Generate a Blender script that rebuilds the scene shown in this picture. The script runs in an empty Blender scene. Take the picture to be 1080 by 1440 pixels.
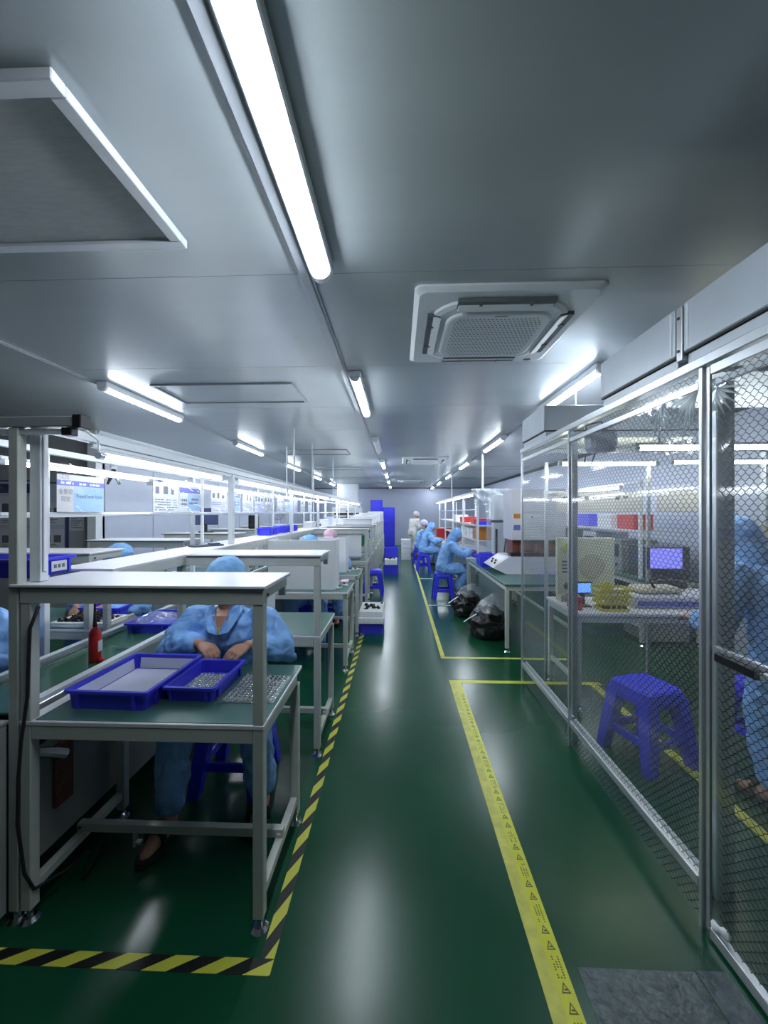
import bpy, bmesh, math, random
from mathutils import Vector, Matrix, Euler
random.seed(7)
SC = bpy.context.scene
COL = SC.collection
PI = math.pi

# ------------------------------------------------------------------ camera, world, exposure
CAM_H = 1.53
cam_d = bpy.data.cameras.new('camera')
cam_d.sensor_fit = 'VERTICAL'
cam_d.sensor_height = 36.0
cam_d.lens = 545.0 / 1440.0 * 36.0
cam_d.clip_start = 0.02
cam = bpy.data.objects.new('camera', cam_d)
COL.objects.link(cam)
cam.location = (0, 0, CAM_H)
cam.rotation_euler = (PI / 2, 0, math.atan(20 / 545.0))
SC.camera = cam
wd = bpy.data.worlds.new('world')
SC.world = wd
wd.use_nodes = True
wd.node_tree.nodes['Background'].inputs[0].default_value = (0.6, 0.7, 0.8, 1)
wd.node_tree.nodes['Background'].inputs[1].default_value = 0.05
vs = SC.view_settings
vs.view_transform = 'Standard'
vs.look = 'None'
vs.gamma = 1.0
vs.use_curve_mapping = False
vs.exposure = 0.45
CEILING_LAMP = 52.0     # radiance of the ceiling battens
BENCH_LAMP = 27.0       # radiance of the bench tubes
CEIL = 2.65

# ------------------------------------------------------------------ materials
MATS = {}
def mat(name, col, rough=0.5, metal=0.0, var=0.0, vscale=6.0, bump=0.0, bscale=40.0, spec=0.5, coat=0.0,
        alpha=1.0, emit=None, estr=0.0, trans=0.0, stretch=None, rvar=0.0, ridge=0.0):
    m = bpy.data.materials.new(name)
    m.use_nodes = True
    nt = m.node_tree
    b = nt.nodes['Principled BSDF']
    I = b.inputs
    I['Base Color'].default_value = (*col, 1)
    I['Roughness'].default_value = rough
    I['Metallic'].default_value = metal
    I['Specular IOR Level'].default_value = spec
    I['Coat Weight'].default_value = coat
    I['Coat Roughness'].default_value = 0.08
    I['Alpha'].default_value = alpha
    I['Transmission Weight'].default_value = trans
    if emit:
        I['Emission Color'].default_value = (*emit, 1)
        I['Emission Strength'].default_value = estr
    if var or bump or rvar:
        tc = nt.nodes.new('ShaderNodeTexCoord')
        mp = nt.nodes.new('ShaderNodeMapping')
        if stretch:
            mp.inputs['Scale'].default_value = stretch
        nt.links.new(tc.outputs['Object'], mp.inputs[0])
    if var or rvar:
        n = nt.nodes.new('ShaderNodeTexNoise')
        n.inputs['Scale'].default_value = vscale
        n.inputs['Detail'].default_value = 4
        nt.links.new(mp.outputs[0], n.inputs['Vector'])
    if var:
        r = nt.nodes.new('ShaderNodeMapRange')
        r.inputs['From Min'].default_value = 0.25
        r.inputs['From Max'].default_value = 0.75
        r.inputs['To Min'].default_value = 1 - var
        r.inputs['To Max'].default_value = 1 + var
        nt.links.new(n.outputs['Fac'], r.inputs[0])
        h = nt.nodes.new('ShaderNodeHueSaturation')
        h.inputs['Color'].default_value = (*col, 1)
        nt.links.new(r.outputs[0], h.inputs['Value'])
        nt.links.new(h.outputs[0], I['Base Color'])
    if rvar:
        r2 = nt.nodes.new('ShaderNodeMapRange')
        r2.inputs['To Min'].default_value = max(0.02, rough - rvar)
        r2.inputs['To Max'].default_value = rough + rvar
        nt.links.new(n.outputs['Fac'], r2.inputs[0])
        nt.links.new(r2.outputs[0], I['Roughness'])
    if bump:
        n2 = nt.nodes.new('ShaderNodeTexNoise')
        n2.inputs['Scale'].default_value = bscale
        n2.inputs['Detail'].default_value = 3
        nt.links.new(mp.outputs[0], n2.inputs['Vector'])
        bp = nt.nodes.new('ShaderNodeBump')
        bp.inputs['Strength'].default_value = bump
        bp.inputs['Distance'].default_value = 0.02
        nt.links.new(n2.outputs['Fac'], bp.inputs['Height'])
        nt.links.new(bp.outputs[0], I['Normal'])
        if ridge:               # creases: ridges where two folds of noise meet
            n2.inputs['Distortion'].default_value = 0.6
            n2.inputs['Detail'].default_value = 1.5
            s1 = nt.nodes.new('ShaderNodeMath'); s1.operation = 'SUBTRACT'; s1.inputs[1].default_value = 0.5
            s2 = nt.nodes.new('ShaderNodeMath'); s2.operation = 'ABSOLUTE'
            s3 = nt.nodes.new('ShaderNodeMath'); s3.operation = 'POWER'; s3.inputs[1].default_value = 1.1
            nt.links.new(n2.outputs['Fac'], s1.inputs[0]); nt.links.new(s1.outputs[0], s2.inputs[0]); nt.links.new(s2.outputs[0], s3.inputs[0])
            nt.links.new(s3.outputs[0], bp.inputs['Height'])
            bp.inputs['Distance'].default_value = ridge
    MATS[name] = m
    return m

mat('floor', (0.005, 0.066, 0.029), 0.24, var=0.22, vscale=1.3, bump=0.02, bscale=3.0, spec=0.42, rvar=0.05)
mat('ceiling', (0.37, 0.415, 0.43), 0.32, metal=0.28, var=0.05, vscale=1.5, bump=0.05, bscale=2.2, spec=0.6, stretch=(0.6, 3.0, 1))
mat('ceiling_gap', (0.03, 0.035, 0.04), 0.7)
mat('wall', (0.46, 0.50, 0.62), 0.35, var=0.03, bump=0.03, bscale=1.5)
mat('wall_grey', (0.34, 0.36, 0.37), 0.5, var=0.04)
mat('trunk', (0.36, 0.39, 0.42), 0.35, metal=0.3, var=0.05, vscale=8)
mat('white_metal', (0.70, 0.74, 0.78), 0.35, var=0.03)
mat('ffu_metal', (0.50, 0.55, 0.60), 0.38, metal=0.35, var=0.05, vscale=5)
mat('lamp_on', (1, 1, 1), 0.4, emit=(0.83, 0.91, 1.0), estr=CEILING_LAMP)
mat('lamp_bench', (1, 1, 1), 0.4, emit=(0.88, 0.94, 1.0), estr=BENCH_LAMP)
mat('lamp_warm', (1, 1, 0.8), 0.4, emit=(1.0, 1.0, 0.72), estr=20.0)
mat('lamp_off', (0.62, 0.66, 0.68), 0.3)
mat('lamp_body', (0.66, 0.70, 0.74), 0.3)
mat('frame_paint', (0.50, 0.53, 0.49), 0.38, var=0.04, vscale=12)
mat('alu', (0.62, 0.65, 0.68), 0.3, metal=0.75, var=0.06, vscale=14, stretch=(1, 1, 0.1))
mat('chrome', (0.75, 0.76, 0.78), 0.12, metal=1.0)
mat('laminate', (0.70, 0.70, 0.74), 0.3, var=0.03)
mat('esd_mat', (0.06, 0.15, 0.13), 0.32, var=0.08, vscale=5, rvar=0.08)
mat('belt', (0.035, 0.13, 0.075), 0.2, var=0.15, vscale=6, rvar=0.1)
mat('blue_plastic', (0.055, 0.06, 0.78), 0.32, var=0.06, vscale=10)
mat('blue_stool', (0.035, 0.04, 0.80), 0.35, var=0.06)
mat('white_plastic', (0.74, 0.76, 0.80), 0.45, var=0.03)
mat('liner', (0.74, 0.76, 0.92), 0.35, var=0.04, vscale=9)
mat('foam', (0.78, 0.80, 0.80), 0.8, var=0.05, vscale=30, bump=0.1, bscale=200)
mat('black_plastic', (0.010, 0.010, 0.012), 0.35)
mat('black_rubber', (0.012, 0.012, 0.013), 0.6)
mat('dark_metal', (0.06, 0.065, 0.07), 0.4, metal=0.4)
mat('red_paint', (0.42, 0.012, 0.016), 0.35, var=0.08)
mat('red_plastic', (0.62, 0.03, 0.03), 0.4)
mat('orange', (0.55, 0.22, 0.03), 0.5, var=0.1)
mat('yellow_plastic', (0.62, 0.58, 0.06), 0.4)
mat('tape_yellow', (0.60, 0.62, 0.04), 0.35, var=0.06, vscale=14)
mat('tape_worn', (0.56, 0.56, 0.10), 0.42, var=0.22, vscale=18)
mat('tape_white', (0.55, 0.62, 0.50), 0.4, var=0.2, vscale=14)
mat('print_dark', (0.10, 0.10, 0.02), 0.5)
mat('ink', (0.01, 0.015, 0.04), 0.6)
mat('ink_grey', (0.11, 0.12, 0.15), 0.6)
mat('paper', (0.60, 0.60, 0.64), 0.6)
mat('paper_pink', (0.56, 0.53, 0.54), 0.6)
mat('paper_blue', (0.30, 0.44, 0.70), 0.6)
mat('paper_band', (0.13, 0.14, 0.48), 0.6)
mat('paper_lilac', (0.62, 0.62, 0.84), 0.6)
mat('navy', (0.03, 0.045, 0.14), 0.4)
mat('skin', (0.46, 0.24, 0.16), 0.5, var=0.1, vscale=20, bump=0.03, bscale=120)
mat('hair', (0.012, 0.010, 0.010), 0.5)
mat('eye', (0.02, 0.015, 0.012), 0.15)
mat('lips', (0.38, 0.13, 0.11), 0.5)
mat('cloth_blue', (0.21, 0.43, 0.82), 0.6, var=0.10, vscale=5, bump=0.9, bscale=6, ridge=0.07)
mat('cloth_cap', (0.16, 0.37, 0.66), 0.65, var=0.10, vscale=12, bump=0.7, bscale=20, ridge=0.015)
mat('cloth_pink', (0.74, 0.50, 0.62), 0.65, var=0.08, vscale=12, bump=0.4, bscale=40)
mat('cloth_white', (0.62, 0.62, 0.62), 0.62, var=0.08, vscale=6, bump=0.7, bscale=6, ridge=0.05)
mat('cloth_dark', (0.05, 0.06, 0.09), 0.7, var=0.1, bump=0.3, bscale=14)
mat('cloth_yellow', (0.50, 0.40, 0.06), 0.7)
mat('sandal', (0.02, 0.018, 0.018), 0.5)
mat('cabinet_paint', (0.27, 0.30, 0.29), 0.5, var=0.12, vscale=5, bump=0.05, bscale=30)
mat('panel_side', (0.26, 0.27, 0.25), 0.5, var=0.08, vscale=4)
mat('corrugated', (0.74, 0.76, 0.78), 0.45, var=0.03, stretch=(30, 1, 1), bump=0.08, bscale=10)
mat('bag_black', (0.008, 0.008, 0.009), 0.22, bump=0.7, bscale=9, spec=0.6)
mat('device_grey', (0.56, 0.57, 0.66), 0.4, var=0.03)
mat('beige', (0.55, 0.52, 0.42), 0.5, var=0.04)
mat('cream_panel', (0.68, 0.70, 0.52), 0.45, var=0.04)
mat('rust', (0.16, 0.05, 0.035), 0.5, var=0.3, vscale=20)
mat('green_pcb', (0.03, 0.22, 0.10), 0.4)
mat('screen_blue', (0.05, 0.05, 0.2), 0.3, emit=(0.22, 0.22, 0.95), estr=0.9)
mat('screen_cyan', (0.05, 0.1, 0.3), 0.3, emit=(0.12, 0.30, 1.0), estr=1.3)
mat('screen_pale', (0.3, 0.4, 0.4), 0.3, emit=(0.55, 0.80, 0.62), estr=0.7)
mat('glass_lens', (0.62, 0.66, 0.66), 0.08, spec=0.9, coat=0.6)
mat('mat_patch', (0.06, 0.09, 0.10), 0.25, var=0.5, vscale=22, bump=0.5, bscale=30, spec=0.7)
mat('filter_media', (0.72, 0.75, 0.76), 0.45, metal=0.1, var=0.10, vscale=16, stretch=(1, 8, 1))
mat('ac_white', (0.64, 0.69, 0.72), 0.42)
mat('ac_dark', (0.10, 0.115, 0.12), 0.6)

def film(name, haze, gloss, tint=(0.94, 0.97, 0.98), rough=0.06, bscale=5.0, bstr=0.15, hazecol=(0.75, 0.8, 0.82)):
    m = bpy.data.materials.new(name)
    m.use_nodes = True
    nt = m.node_tree
    nt.nodes.clear()
    out = nt.nodes.new('ShaderNodeOutputMaterial')
    tr = nt.nodes.new('ShaderNodeBsdfTransparent'); tr.inputs[0].default_value = (*tint, 1)
    df = nt.nodes.new('ShaderNodeBsdfDiffuse'); df.inputs[0].default_value = (*hazecol, 1)
    gl = nt.nodes.new('ShaderNodeBsdfGlossy'); gl.inputs[0].default_value = (0.95, 0.98, 1, 1); gl.inputs['Roughness'].default_value = rough
    m1 = nt.nodes.new('ShaderNodeMixShader'); m1.inputs[0].default_value = haze
    m2 = nt.nodes.new('ShaderNodeMixShader')
    lw = nt.nodes.new('ShaderNodeLayerWeight'); lw.inputs['Blend'].default_value = 0.5
    pw = nt.nodes.new('ShaderNodeMath'); pw.operation = 'POWER'; pw.inputs[1].default_value = 5.0
    mr = nt.nodes.new('ShaderNodeMapRange'); mr.inputs['To Min'].default_value = gloss; mr.inputs['To Max'].default_value = 1.0
    tc = nt.nodes.new('ShaderNodeTexCoord')
    n = nt.nodes.new('ShaderNodeTexNoise'); n.inputs['Scale'].default_value = bscale; n.inputs['Detail'].default_value = 1.0
    bp = nt.nodes.new('ShaderNodeBump'); bp.inputs['Strength'].default_value = bstr; bp.inputs['Distance'].default_value = 0.02
    L = nt.links.new
    L(tc.outputs['Object'], n.inputs['Vector']); L(n.outputs['Fac'], bp.inputs['Height'])
    L(bp.outputs[0], gl.inputs['Normal'])
    L(tr.outputs[0], m1.inputs[1]); L(df.outputs[0], m1.inputs[2])
    L(lw.outputs['Facing'], pw.inputs[0]); L(pw.outputs[0], mr.inputs[0]); L(mr.outputs[0], m2.inputs[0]); L(m1.outputs[0], m2.inputs[1]); L(gl.outputs[0], m2.inputs[2])
    L(m2.outputs[0], out.inputs[0])
    MATS[name] = m
film('film', 0.09, 0.05, bstr=0.0)
film('sleeve', 0.02, 0.04, rough=0.06, bscale=10, bstr=0.2)
film('wrap', 0.38, 0.08, rough=0.12, bscale=18, bstr=0.9)
film('wrap_light', 0.12, 0.06, rough=0.1, bscale=14, bstr=0.8)
film('clear_bag', 0.16, 0.07, rough=0.15, bscale=22, bstr=1.0)
film('blister', 0.18, 0.08, rough=0.08, bscale=60, bstr=0.6)

def stripe_mat():
    m = bpy.data.materials.new('hazard_tape'); m.use_nodes = True
    nt = m.node_tree; b = nt.nodes['Principled BSDF']; b.inputs['Roughness'].default_value = 0.4
    tc = nt.nodes.new('ShaderNodeTexCoord'); sx = nt.nodes.new('ShaderNodeSeparateXYZ')
    nt.links.new(tc.outputs['UV'], sx.inputs[0])
    ad = nt.nodes.new('ShaderNodeMath'); ad.operation = 'ADD'
    nt.links.new(sx.outputs[0], ad.inputs[0]); nt.links.new(sx.outputs[1], ad.inputs[1])
    fr = nt.nodes.new('ShaderNodeMath'); fr.operation = 'FRACT'; nt.links.new(ad.outputs[0], fr.inputs[0])
    gt = nt.nodes.new('ShaderNodeMath'); gt.operation = 'GREATER_THAN'; gt.inputs[1].default_value = 0.5
    nt.links.new(fr.outputs[0], gt.inputs[0])
    mx = nt.nodes.new('ShaderNodeMix'); mx.data_type = 'RGBA'
    mx.inputs['A'].default_value = (0.006, 0.008, 0.007, 1); mx.inputs['B'].default_value = (0.55, 0.56, 0.06, 1)
    nt.links.new(gt.outputs[0], mx.inputs['Factor']); nt.links.new(mx.outputs['Result'], b.inputs['Base Color'])
    MATS['hazard'] = m
stripe_mat()

# ------------------------------------------------------------------ mesh helpers
class MB:
    def __init__(s):
        s.v = []; s.f = []; s.uv = None
    def add(s, vs_, fs_):
        o = len(s.v)
        s.v.extend(Vector(p) for p in vs_)
        s.f.extend([tuple(i + o for i in f) for f in fs_])
        return s
    def box(s, x0, x1, y0, y1, z0, z1, c=0.0, M=None):
        if x0 > x1: x0, x1 = x1, x0
        if y0 > y1: y0, y1 = y1, y0
        if z0 > z1: z0, z1 = z1, z0
        if c <= 0:
            vs_ = [(x, y, z) for z in (z0, z1) for y in (y0, y1) for x in (x0, x1)]
            fs_ = [(0, 2, 3, 1), (4, 5, 7, 6), (0, 1, 5, 4), (2, 6, 7, 3), (0, 4, 6, 2), (1, 3, 7, 5)]
        else:
            c = min(c, (x1 - x0) * .45, (y1 - y0) * .45, (z1 - z0) * .45)
            bm = bmesh.new()
            bmesh.ops.create_cube(bm, size=1)
            for v in bm.verts:
                v.co = Vector((x0 + (v.co.x + .5) * (x1 - x0), y0 + (v.co.y + .5) * (y1 - y0), z0 + (v.co.z + .5) * (z1 - z0)))
            bmesh.ops.bevel(bm, geom=list(bm.edges), offset=c, segments=1, affect='EDGES')
            bm.verts.index_update()
            vs_ = [v.co.copy() for v in bm.verts]; fs_ = [[v.index for v in f.verts] for f in bm.faces]
            bm.free()
        if M is not None:
            vs_ = [M @ Vector(p) for p in vs_]
        return s.add(vs_, fs_)
    def prism(s, pts, axis, a, b):
        """outline (2d) swept along axis 'x','y' or 'z' from a to b"""
        def p3(p, t):
            return {'x': (t, p[0], p[1]), 'y': (p[0], t, p[1]), 'z': (p[0], p[1], t)}[axis]
        n = len(pts)
        vs_ = [p3(p, a) for p in pts] + [p3(p, b) for p in pts]
        fs_ = [tuple(range(n)), tuple(range(2 * n - 1, n - 1, -1))] + [(i, i + n, (i + 1) % n + n, (i + 1) % n) for i in range(n)]
        return s.add(vs_, fs_)
    def tube(s, pts, r, n=8, cap=True, flat=1.0):
        """round tube through points; r number or list"""
        pts = [Vector(p) for p in pts]
        rs = r if isinstance(r, (list, tuple)) else [r] * len(pts)
        rings = []
        u = None
        for i, p in enumerate(pts):
            d = (pts[min(i + 1, len(pts) - 1)] - pts[max(i - 1, 0)])
            if d.length < 1e-9: d = Vector((0, 0, 1))
            d.normalize()
            if u is None:
                u = d.cross(Vector((0, 0, 1)) if abs(d.z) < .9 else Vector((1, 0, 0))).normalized()
            else:
                u = (u - d * u.dot(d)).normalized()
            w = d.cross(u)
            rings.append([p + u * (rs[i] * math.cos(2 * PI * k / n)) + w * (rs[i] * flat * math.sin(2 * PI * k / n)) for k in range(n)])
        vs_ = [q for R in rings for q in R]
        fs_ = []
        for i in range(len(rings) - 1):
            for k in range(n):
                fs_.append((i * n + k, i * n + (k + 1) % n, (i + 1) * n + (k + 1) % n, (i + 1) * n + k))
        if cap:
            fs_.append(tuple(range(n - 1, -1, -1)))
            fs_.append(tuple((len(rings) - 1) * n + k for k in range(n)))
        return s.add(vs_, fs_)
    def limb(s, pts, rs, n=12):
        """tube with rounded ends (for flesh and cloth)"""
        P = [Vector(p) for p in pts]
        d0 = (P[0] - P[1]).normalized(); d1 = (P[-1] - P[-2]).normalized()
        A = [(P[0] + d0 * rs[0] * .9, rs[0] * .3), (P[0] + d0 * rs[0] * .6, rs[0] * .75)]
        B = [(P[-1] + d1 * rs[-1] * .6, rs[-1] * .75), (P[-1] + d1 * rs[-1] * .9, rs[-1] * .3)]
        allp = A + list(zip(P, rs)) + B
        return s.tube([a for a, _ in allp], [b for _, b in allp], n)
    def loft(s, rings, n=16):
        """rings: (centre, ux vector, uy vector)"""
        vs_ = []
        for c, ux, uy in rings:
            c = Vector(c); ux = Vector(ux); uy = Vector(uy)
            vs_ += [c + ux * math.cos(2 * PI * k / n) + uy * math.sin(2 * PI * k / n) for k in range(n)]
        fs_ = []
        for i in range(len(rings) - 1):
            for k in range(n):
                fs_.append((i * n + k, i * n + (k + 1) % n, (i + 1) * n + (k + 1) % n, (i + 1) * n + k))
        fs_.append(tuple(range(n - 1, -1, -1)))
        fs_.append(tuple((len(rings) - 1) * n + k for k in range(n)))
        return s.add(vs_, fs_)
    def ball(s, c, r, n=12, m=8, M=None):
        r = r if isinstance(r, (tuple, list)) else (r, r, r)
        c = Vector(c)
        vs_ = []
        for i in range(1, m):
            a = PI * i / m
            for k in range(n):
                b = 2 * PI * k / n
                vs_.append(Vector((r[0] * math.sin(a) * math.cos(b), r[1] * math.sin(a) * math.sin(b), r[2] * math.cos(a))))
        top = len(vs_); vs_.append(Vector((0, 0, r[2]))); vs_.append(Vector((0, 0, -r[2])))
        fs_ = []
        for i in range(m - 2):
            for k in range(n):
                fs_.append((i * n + k, (i + 1) * n + k, (i + 1) * n + (k + 1) % n, i * n + (k + 1) % n))
        for k in range(n):
            fs_.append((top, k, (k + 1) % n)); fs_.append((top + 1, (m - 2) * n + (k + 1) % n, (m - 2) * n + k))
        vs_ = [(M @ q if M is not None else q) + c for q in vs_]
        return s.add(vs_, fs_)
    def cyl(s, c, r, z0, z1, n=16, r2=None):
        r2 = r if r2 is None else r2
        return s.tube([(c[0], c[1], z0), (c[0], c[1], z1)], [r, r2], n)
    def grid(s, P, nu, nv):
        """P(u,v) for u,v in 0..1"""
        vs_ = [P(i / nu, j / nv) for j in range(nv + 1) for i in range(nu + 1)]
        w = nu + 1
        return s.add(vs_, [(j * w + i, j * w + i + 1, (j + 1) * w + i + 1, (j + 1) * w + i) for j in range(nv) for i in range(nu)])
    def mesh(s, name, smooth=False):
        me = bpy.data.meshes.new(name)
        me.from_pydata([tuple(v) for v in s.v], [], s.f)
        bm = bmesh.new(); bm.from_mesh(me)
        bmesh.ops.recalc_face_normals(bm, faces=bm.faces)
        bm.to_mesh(me); bm.free()
        if smooth:
            for p in me.polygons: p.use_smooth = True
        return me
    def build(s, name, m, parent=None, smooth=False):
        return link(name, s.mesh(name, smooth), m, parent)

def link(name, me, m, parent=None):
    o = bpy.data.objects.new(name, me)
    if m is not None and not me.materials:
        me.materials.append(MATS[m])
    COL.objects.link(o)
    o.parent = parent
    return o
def thing(name, label, cat, loc=(0, 0, 0), rz=0.0, group=None):
    o = bpy.data.objects.new(name, None)
    o.empty_display_size = 0.05
    COL.objects.link(o)
    o.location = loc; o.rotation_euler = (0, 0, rz)
    return tag(o, label, cat, group)
def tag(o, label, cat, group=None):
    o['label'] = label; o['category'] = cat
    if group: o['group'] = group
    return o
def struct(o, label=None):
    o['kind'] = 'structure'
    if label: o['label'] = label
    return o
def kids(o):
    return [c for c in ALLKIDS(o)]
def ALLKIDS(o):
    return o.children
def dup(o, loc=None, rz=None, label=None, group=None, parent=None):
    c = o.copy(); COL.objects.link(c); c.parent = parent
    if loc is not None: c.location = loc
    if rz is not None: c.rotation_euler = (0, 0, rz)
    if label: c['label'] = label
    if group: c['group'] = group
    for ch in o.children:
        dup(ch, parent=c)
    return c
def remeshed(mb, voxel, smooth_it=4, disp=0.0, dscale=0.12, name='m'):
    """one continuous skin over overlapping volumes"""
    me = mb.mesh(name)
    o = bpy.data.objects.new('tmp', me); COL.objects.link(o)
    r = o.modifiers.new('r', 'REMESH'); r.mode = 'VOXEL'; r.voxel_size = voxel; r.use_smooth_shade = True
    sm = o.modifiers.new('s', 'SMOOTH'); sm.iterations = smooth_it; sm.factor = 0.5
    if disp:
        t = bpy.data.textures.new('folds', 'CLOUDS'); t.noise_scale = dscale; t.noise_depth = 2
        d = o.modifiers.new('d', 'DISPLACE'); d.texture = t; d.strength = disp; d.mid_level = 0.5
        d.texture_coords = 'LOCAL'
    dg = bpy.context.evaluated_depsgraph_get()
    out = bpy.data.meshes.new_from_object(o.evaluated_get(dg))
    for p in out.polygons: p.use_smooth = True
    bpy.data.objects.remove(o); bpy.data.meshes.remove(me)
    out.materials.clear()
    return out
def text(s_, size, m, parent, M, name='lettering', align='CENTER'):
    cu = bpy.data.curves.new('t', 'FONT')
    cu.body = s_; cu.size = size; cu.align_x = align; cu.align_y = 'CENTER'; cu.resolution_u = 2
    o = bpy.data.objects.new('t', cu); COL.objects.link(o)
    dg = bpy.context.evaluated_depsgraph_get()
    me = bpy.data.meshes.new_from_object(o.evaluated_get(dg))
    bpy.data.objects.remove(o)
    me.transform(M)
    return link(name, me, m, parent)
ORD = ['first', 'second', 'third', 'fourth', 'fifth', 'sixth', 'seventh', 'eighth', 'ninth', 'tenth', 'eleventh', 'twelfth', 'thirteenth', 'fourteenth']
# ------------------------------------------------------------------ the room
XL, XR, YF, YB = -4.2, 3.6, 18.0, -2.6      # left wall, right wall, far wall, wall behind
XA, YA = -7.4, 5.3                          # the alcove left of the left wall
struct(MB().box(XA, XR, YB, YF, -0.12, 0.0).build('floor', 'floor'), 'glossy dark green epoxy floor')
ceil = struct(MB().box(XA, XR, YB, YF, CEIL + 0.02, CEIL + 0.12).build('ceiling', 'ceiling_gap'), 'grey metal panelled cleanroom ceiling')
cols = [(XA, XL), (XL, -2.61), (-2.61, -0.437), (-0.437, 1.575), (1.575, XR)]
rows = [YB] + [1.81 + 1.15 * k for k in range(-3, 14)] + [YF]
for ci, (a, b) in enumerate(cols):
    for r0, r1 in zip(rows[:-1], rows[1:]):
        if ci == 0 and r0 > YA: continue
        MB().box(a + .0015, b - .0015, r0 + .0015, r1 - .0015, CEIL, CEIL + .03).build('panel', 'ceiling', ceil)
struct(MB().box(XA, XR, YF, YF + .1, 0, CEIL).build('wall_far', 'wall'), 'pale blue-white wall at the far end')
struct(MB().box(XR, XR + .1, YB, YF, 0, CEIL).build('wall_right', 'wall'))
struct(MB().box(XL - .1, XL, YA, YF, 0, CEIL).build('wall_left', 'wall'))
struct(MB().box(XA, XL, YA, YA + .1, 0, CEIL).build('wall_alcove', 'wall_grey'))
struct(MB().box(XA - .1, XA, YB, YA, 0, CEIL).build('wall_alcove_side', 'wall_grey'))
struct(MB().box(XA, XR, YB - .1, YB, 0, CEIL).build('wall_behind', 'wall_grey'))
# cornice on the left wall, seams of the wall panels
struct(MB().prism([(XL, CEIL), (XL + .10, CEIL), (XL + .10, CEIL - .02), (XL + .02, CEIL - .10), (XL, CEIL - .10)], 'y', YA - .12, YF).build('trim_1', 'white_metal'))
struct(MB().prism([(XR, CEIL), (XR - .06, CEIL), (XR, CEIL - .06)], 'y', YB, YF).build('trim_2', 'dark_metal'))
struct(MB().box(XL, XR, YF - .03, YF, CEIL - .035, CEIL).build('trim_3', 'dark_metal'))
struct(MB().box(XL - .06, XL + .06, YA - .14, YA - .02, 0, CEIL).build('trim_4', 'white_metal'), 'pale corner column of the left wall')
for k in range(10):
    y = YA + 1.2 * (k + 1)
    struct(MB().box(XL, XL + .006, y - .012, y + .012, .1, CEIL - .1).build('trim_%d' % (5 + k), 'trunk'))
# ceiling trunking the battens hang on
def channel(n, x, w, h, y0, y1):
    m = MB().box(x - w / 2, x + w / 2, y0, y1, CEIL - .012, CEIL - .0005, .002)
    m.box(x - w * .3, x + w * .3, y0, y1, CEIL - h, CEIL - .012, .003)
    struct(m.build('trim_%d' % n, 'trunk'), 'long metal trunking on the ceiling')
channel(20, -0.437, .066, .022, YB, YF)
channel(21, -2.612, .050, .018, YB, YF)
channel(22, 1.60, .050, .018, YB, YF)

# ------------------------------------------------------------------ ceiling battens
def batten(label, x, y0, length=1.2, on=True, w=.075):
    t = thing('ceiling_light', label, 'light', (x, y0, CEIL), 0, 'tube lights on the ceiling')
    MB().box(-w * .62, w * .62, .0, length, -.052, -.0005, .006).build('housing', 'lamp_body', t)
    pr = [(w * .44 * math.cos(a), -.0525 - w * .36 * math.sin(a)) for a in [PI * k / 10 for k in range(11)]]
    MB().prism(pr, 'y', .035, length - .035).build('diffuser', 'lamp_on' if on else 'lamp_off', t)
    for a, b in ((.0, .035), (length - .035, length)):
        pe = [(w * .50 * math.cos(q), -.0525 - w * .42 * math.sin(q)) for q in [PI * k / 10 for k in range(11)]]
        MB().prism(pe, 'y', a, b).build('end_cap', 'lamp_body', t)
    return t
ys = [0.54, 3.05, 5.75, 8.2, 10.7, 13.2, 15.7]
for i, y in enumerate(ys):
    batten(['large glaring tube light overhead, nearest of the centre row', 'second lit tube light along the centre ceiling trunking',
            'unlit tube light, third of the centre ceiling row', 'fourth tube light along the centre ceiling trunking',
            'fifth tube light along the centre ceiling trunking', 'sixth tube light along the centre ceiling trunking',
            'farthest tube light of the centre ceiling row'][i], -.345, y, on=(i != 2), w=.085 if i == 0 else .075)
for i in range(6):
    batten('%s tube light from the front in the left ceiling row' % ORD[i], -2.61 + .075, 3.22 + 2.72 * i)
for i in range(6):
    batten('%s tube light from the front in the right ceiling row' % ORD[i], 1.525, 2.95 + 2.72 * i)

# ------------------------------------------------------------------ ceiling cassette air conditioners
def rrect(w, d, r, n=6):
    pts = []
    for cx, cy, a0 in ((w / 2 - r, d / 2 - r, 0), (-w / 2 + r, d / 2 - r, PI / 2), (-w / 2 + r, -d / 2 + r, PI), (w / 2 - r, -d / 2 + r, 1.5 * PI)):
        for k in range(n + 1):
            a = a0 + PI / 2 * k / n
            pts.append((cx + r * math.cos(a), cy + r * math.sin(a)))
    return pts
def plate(m, outlines):
    """stack of outlines [(pts,z),...] joined"""
    n = len(outlines[0][0])
    vs_ = [(p[0], p[1], z) for pts, z in outlines for p in pts]
    fs_ = [tuple(range(n - 1, -1, -1)), tuple((len(outlines) - 1) * n + k for k in range(n))]
    for i in range(len(outlines) - 1):
        for k in range(n):
            fs_.append((i * n + k, i * n + (k + 1) % n, (i + 1) * n + (k + 1) % n, (i + 1) * n + k))
    return m.add(vs_, fs_)
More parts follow.
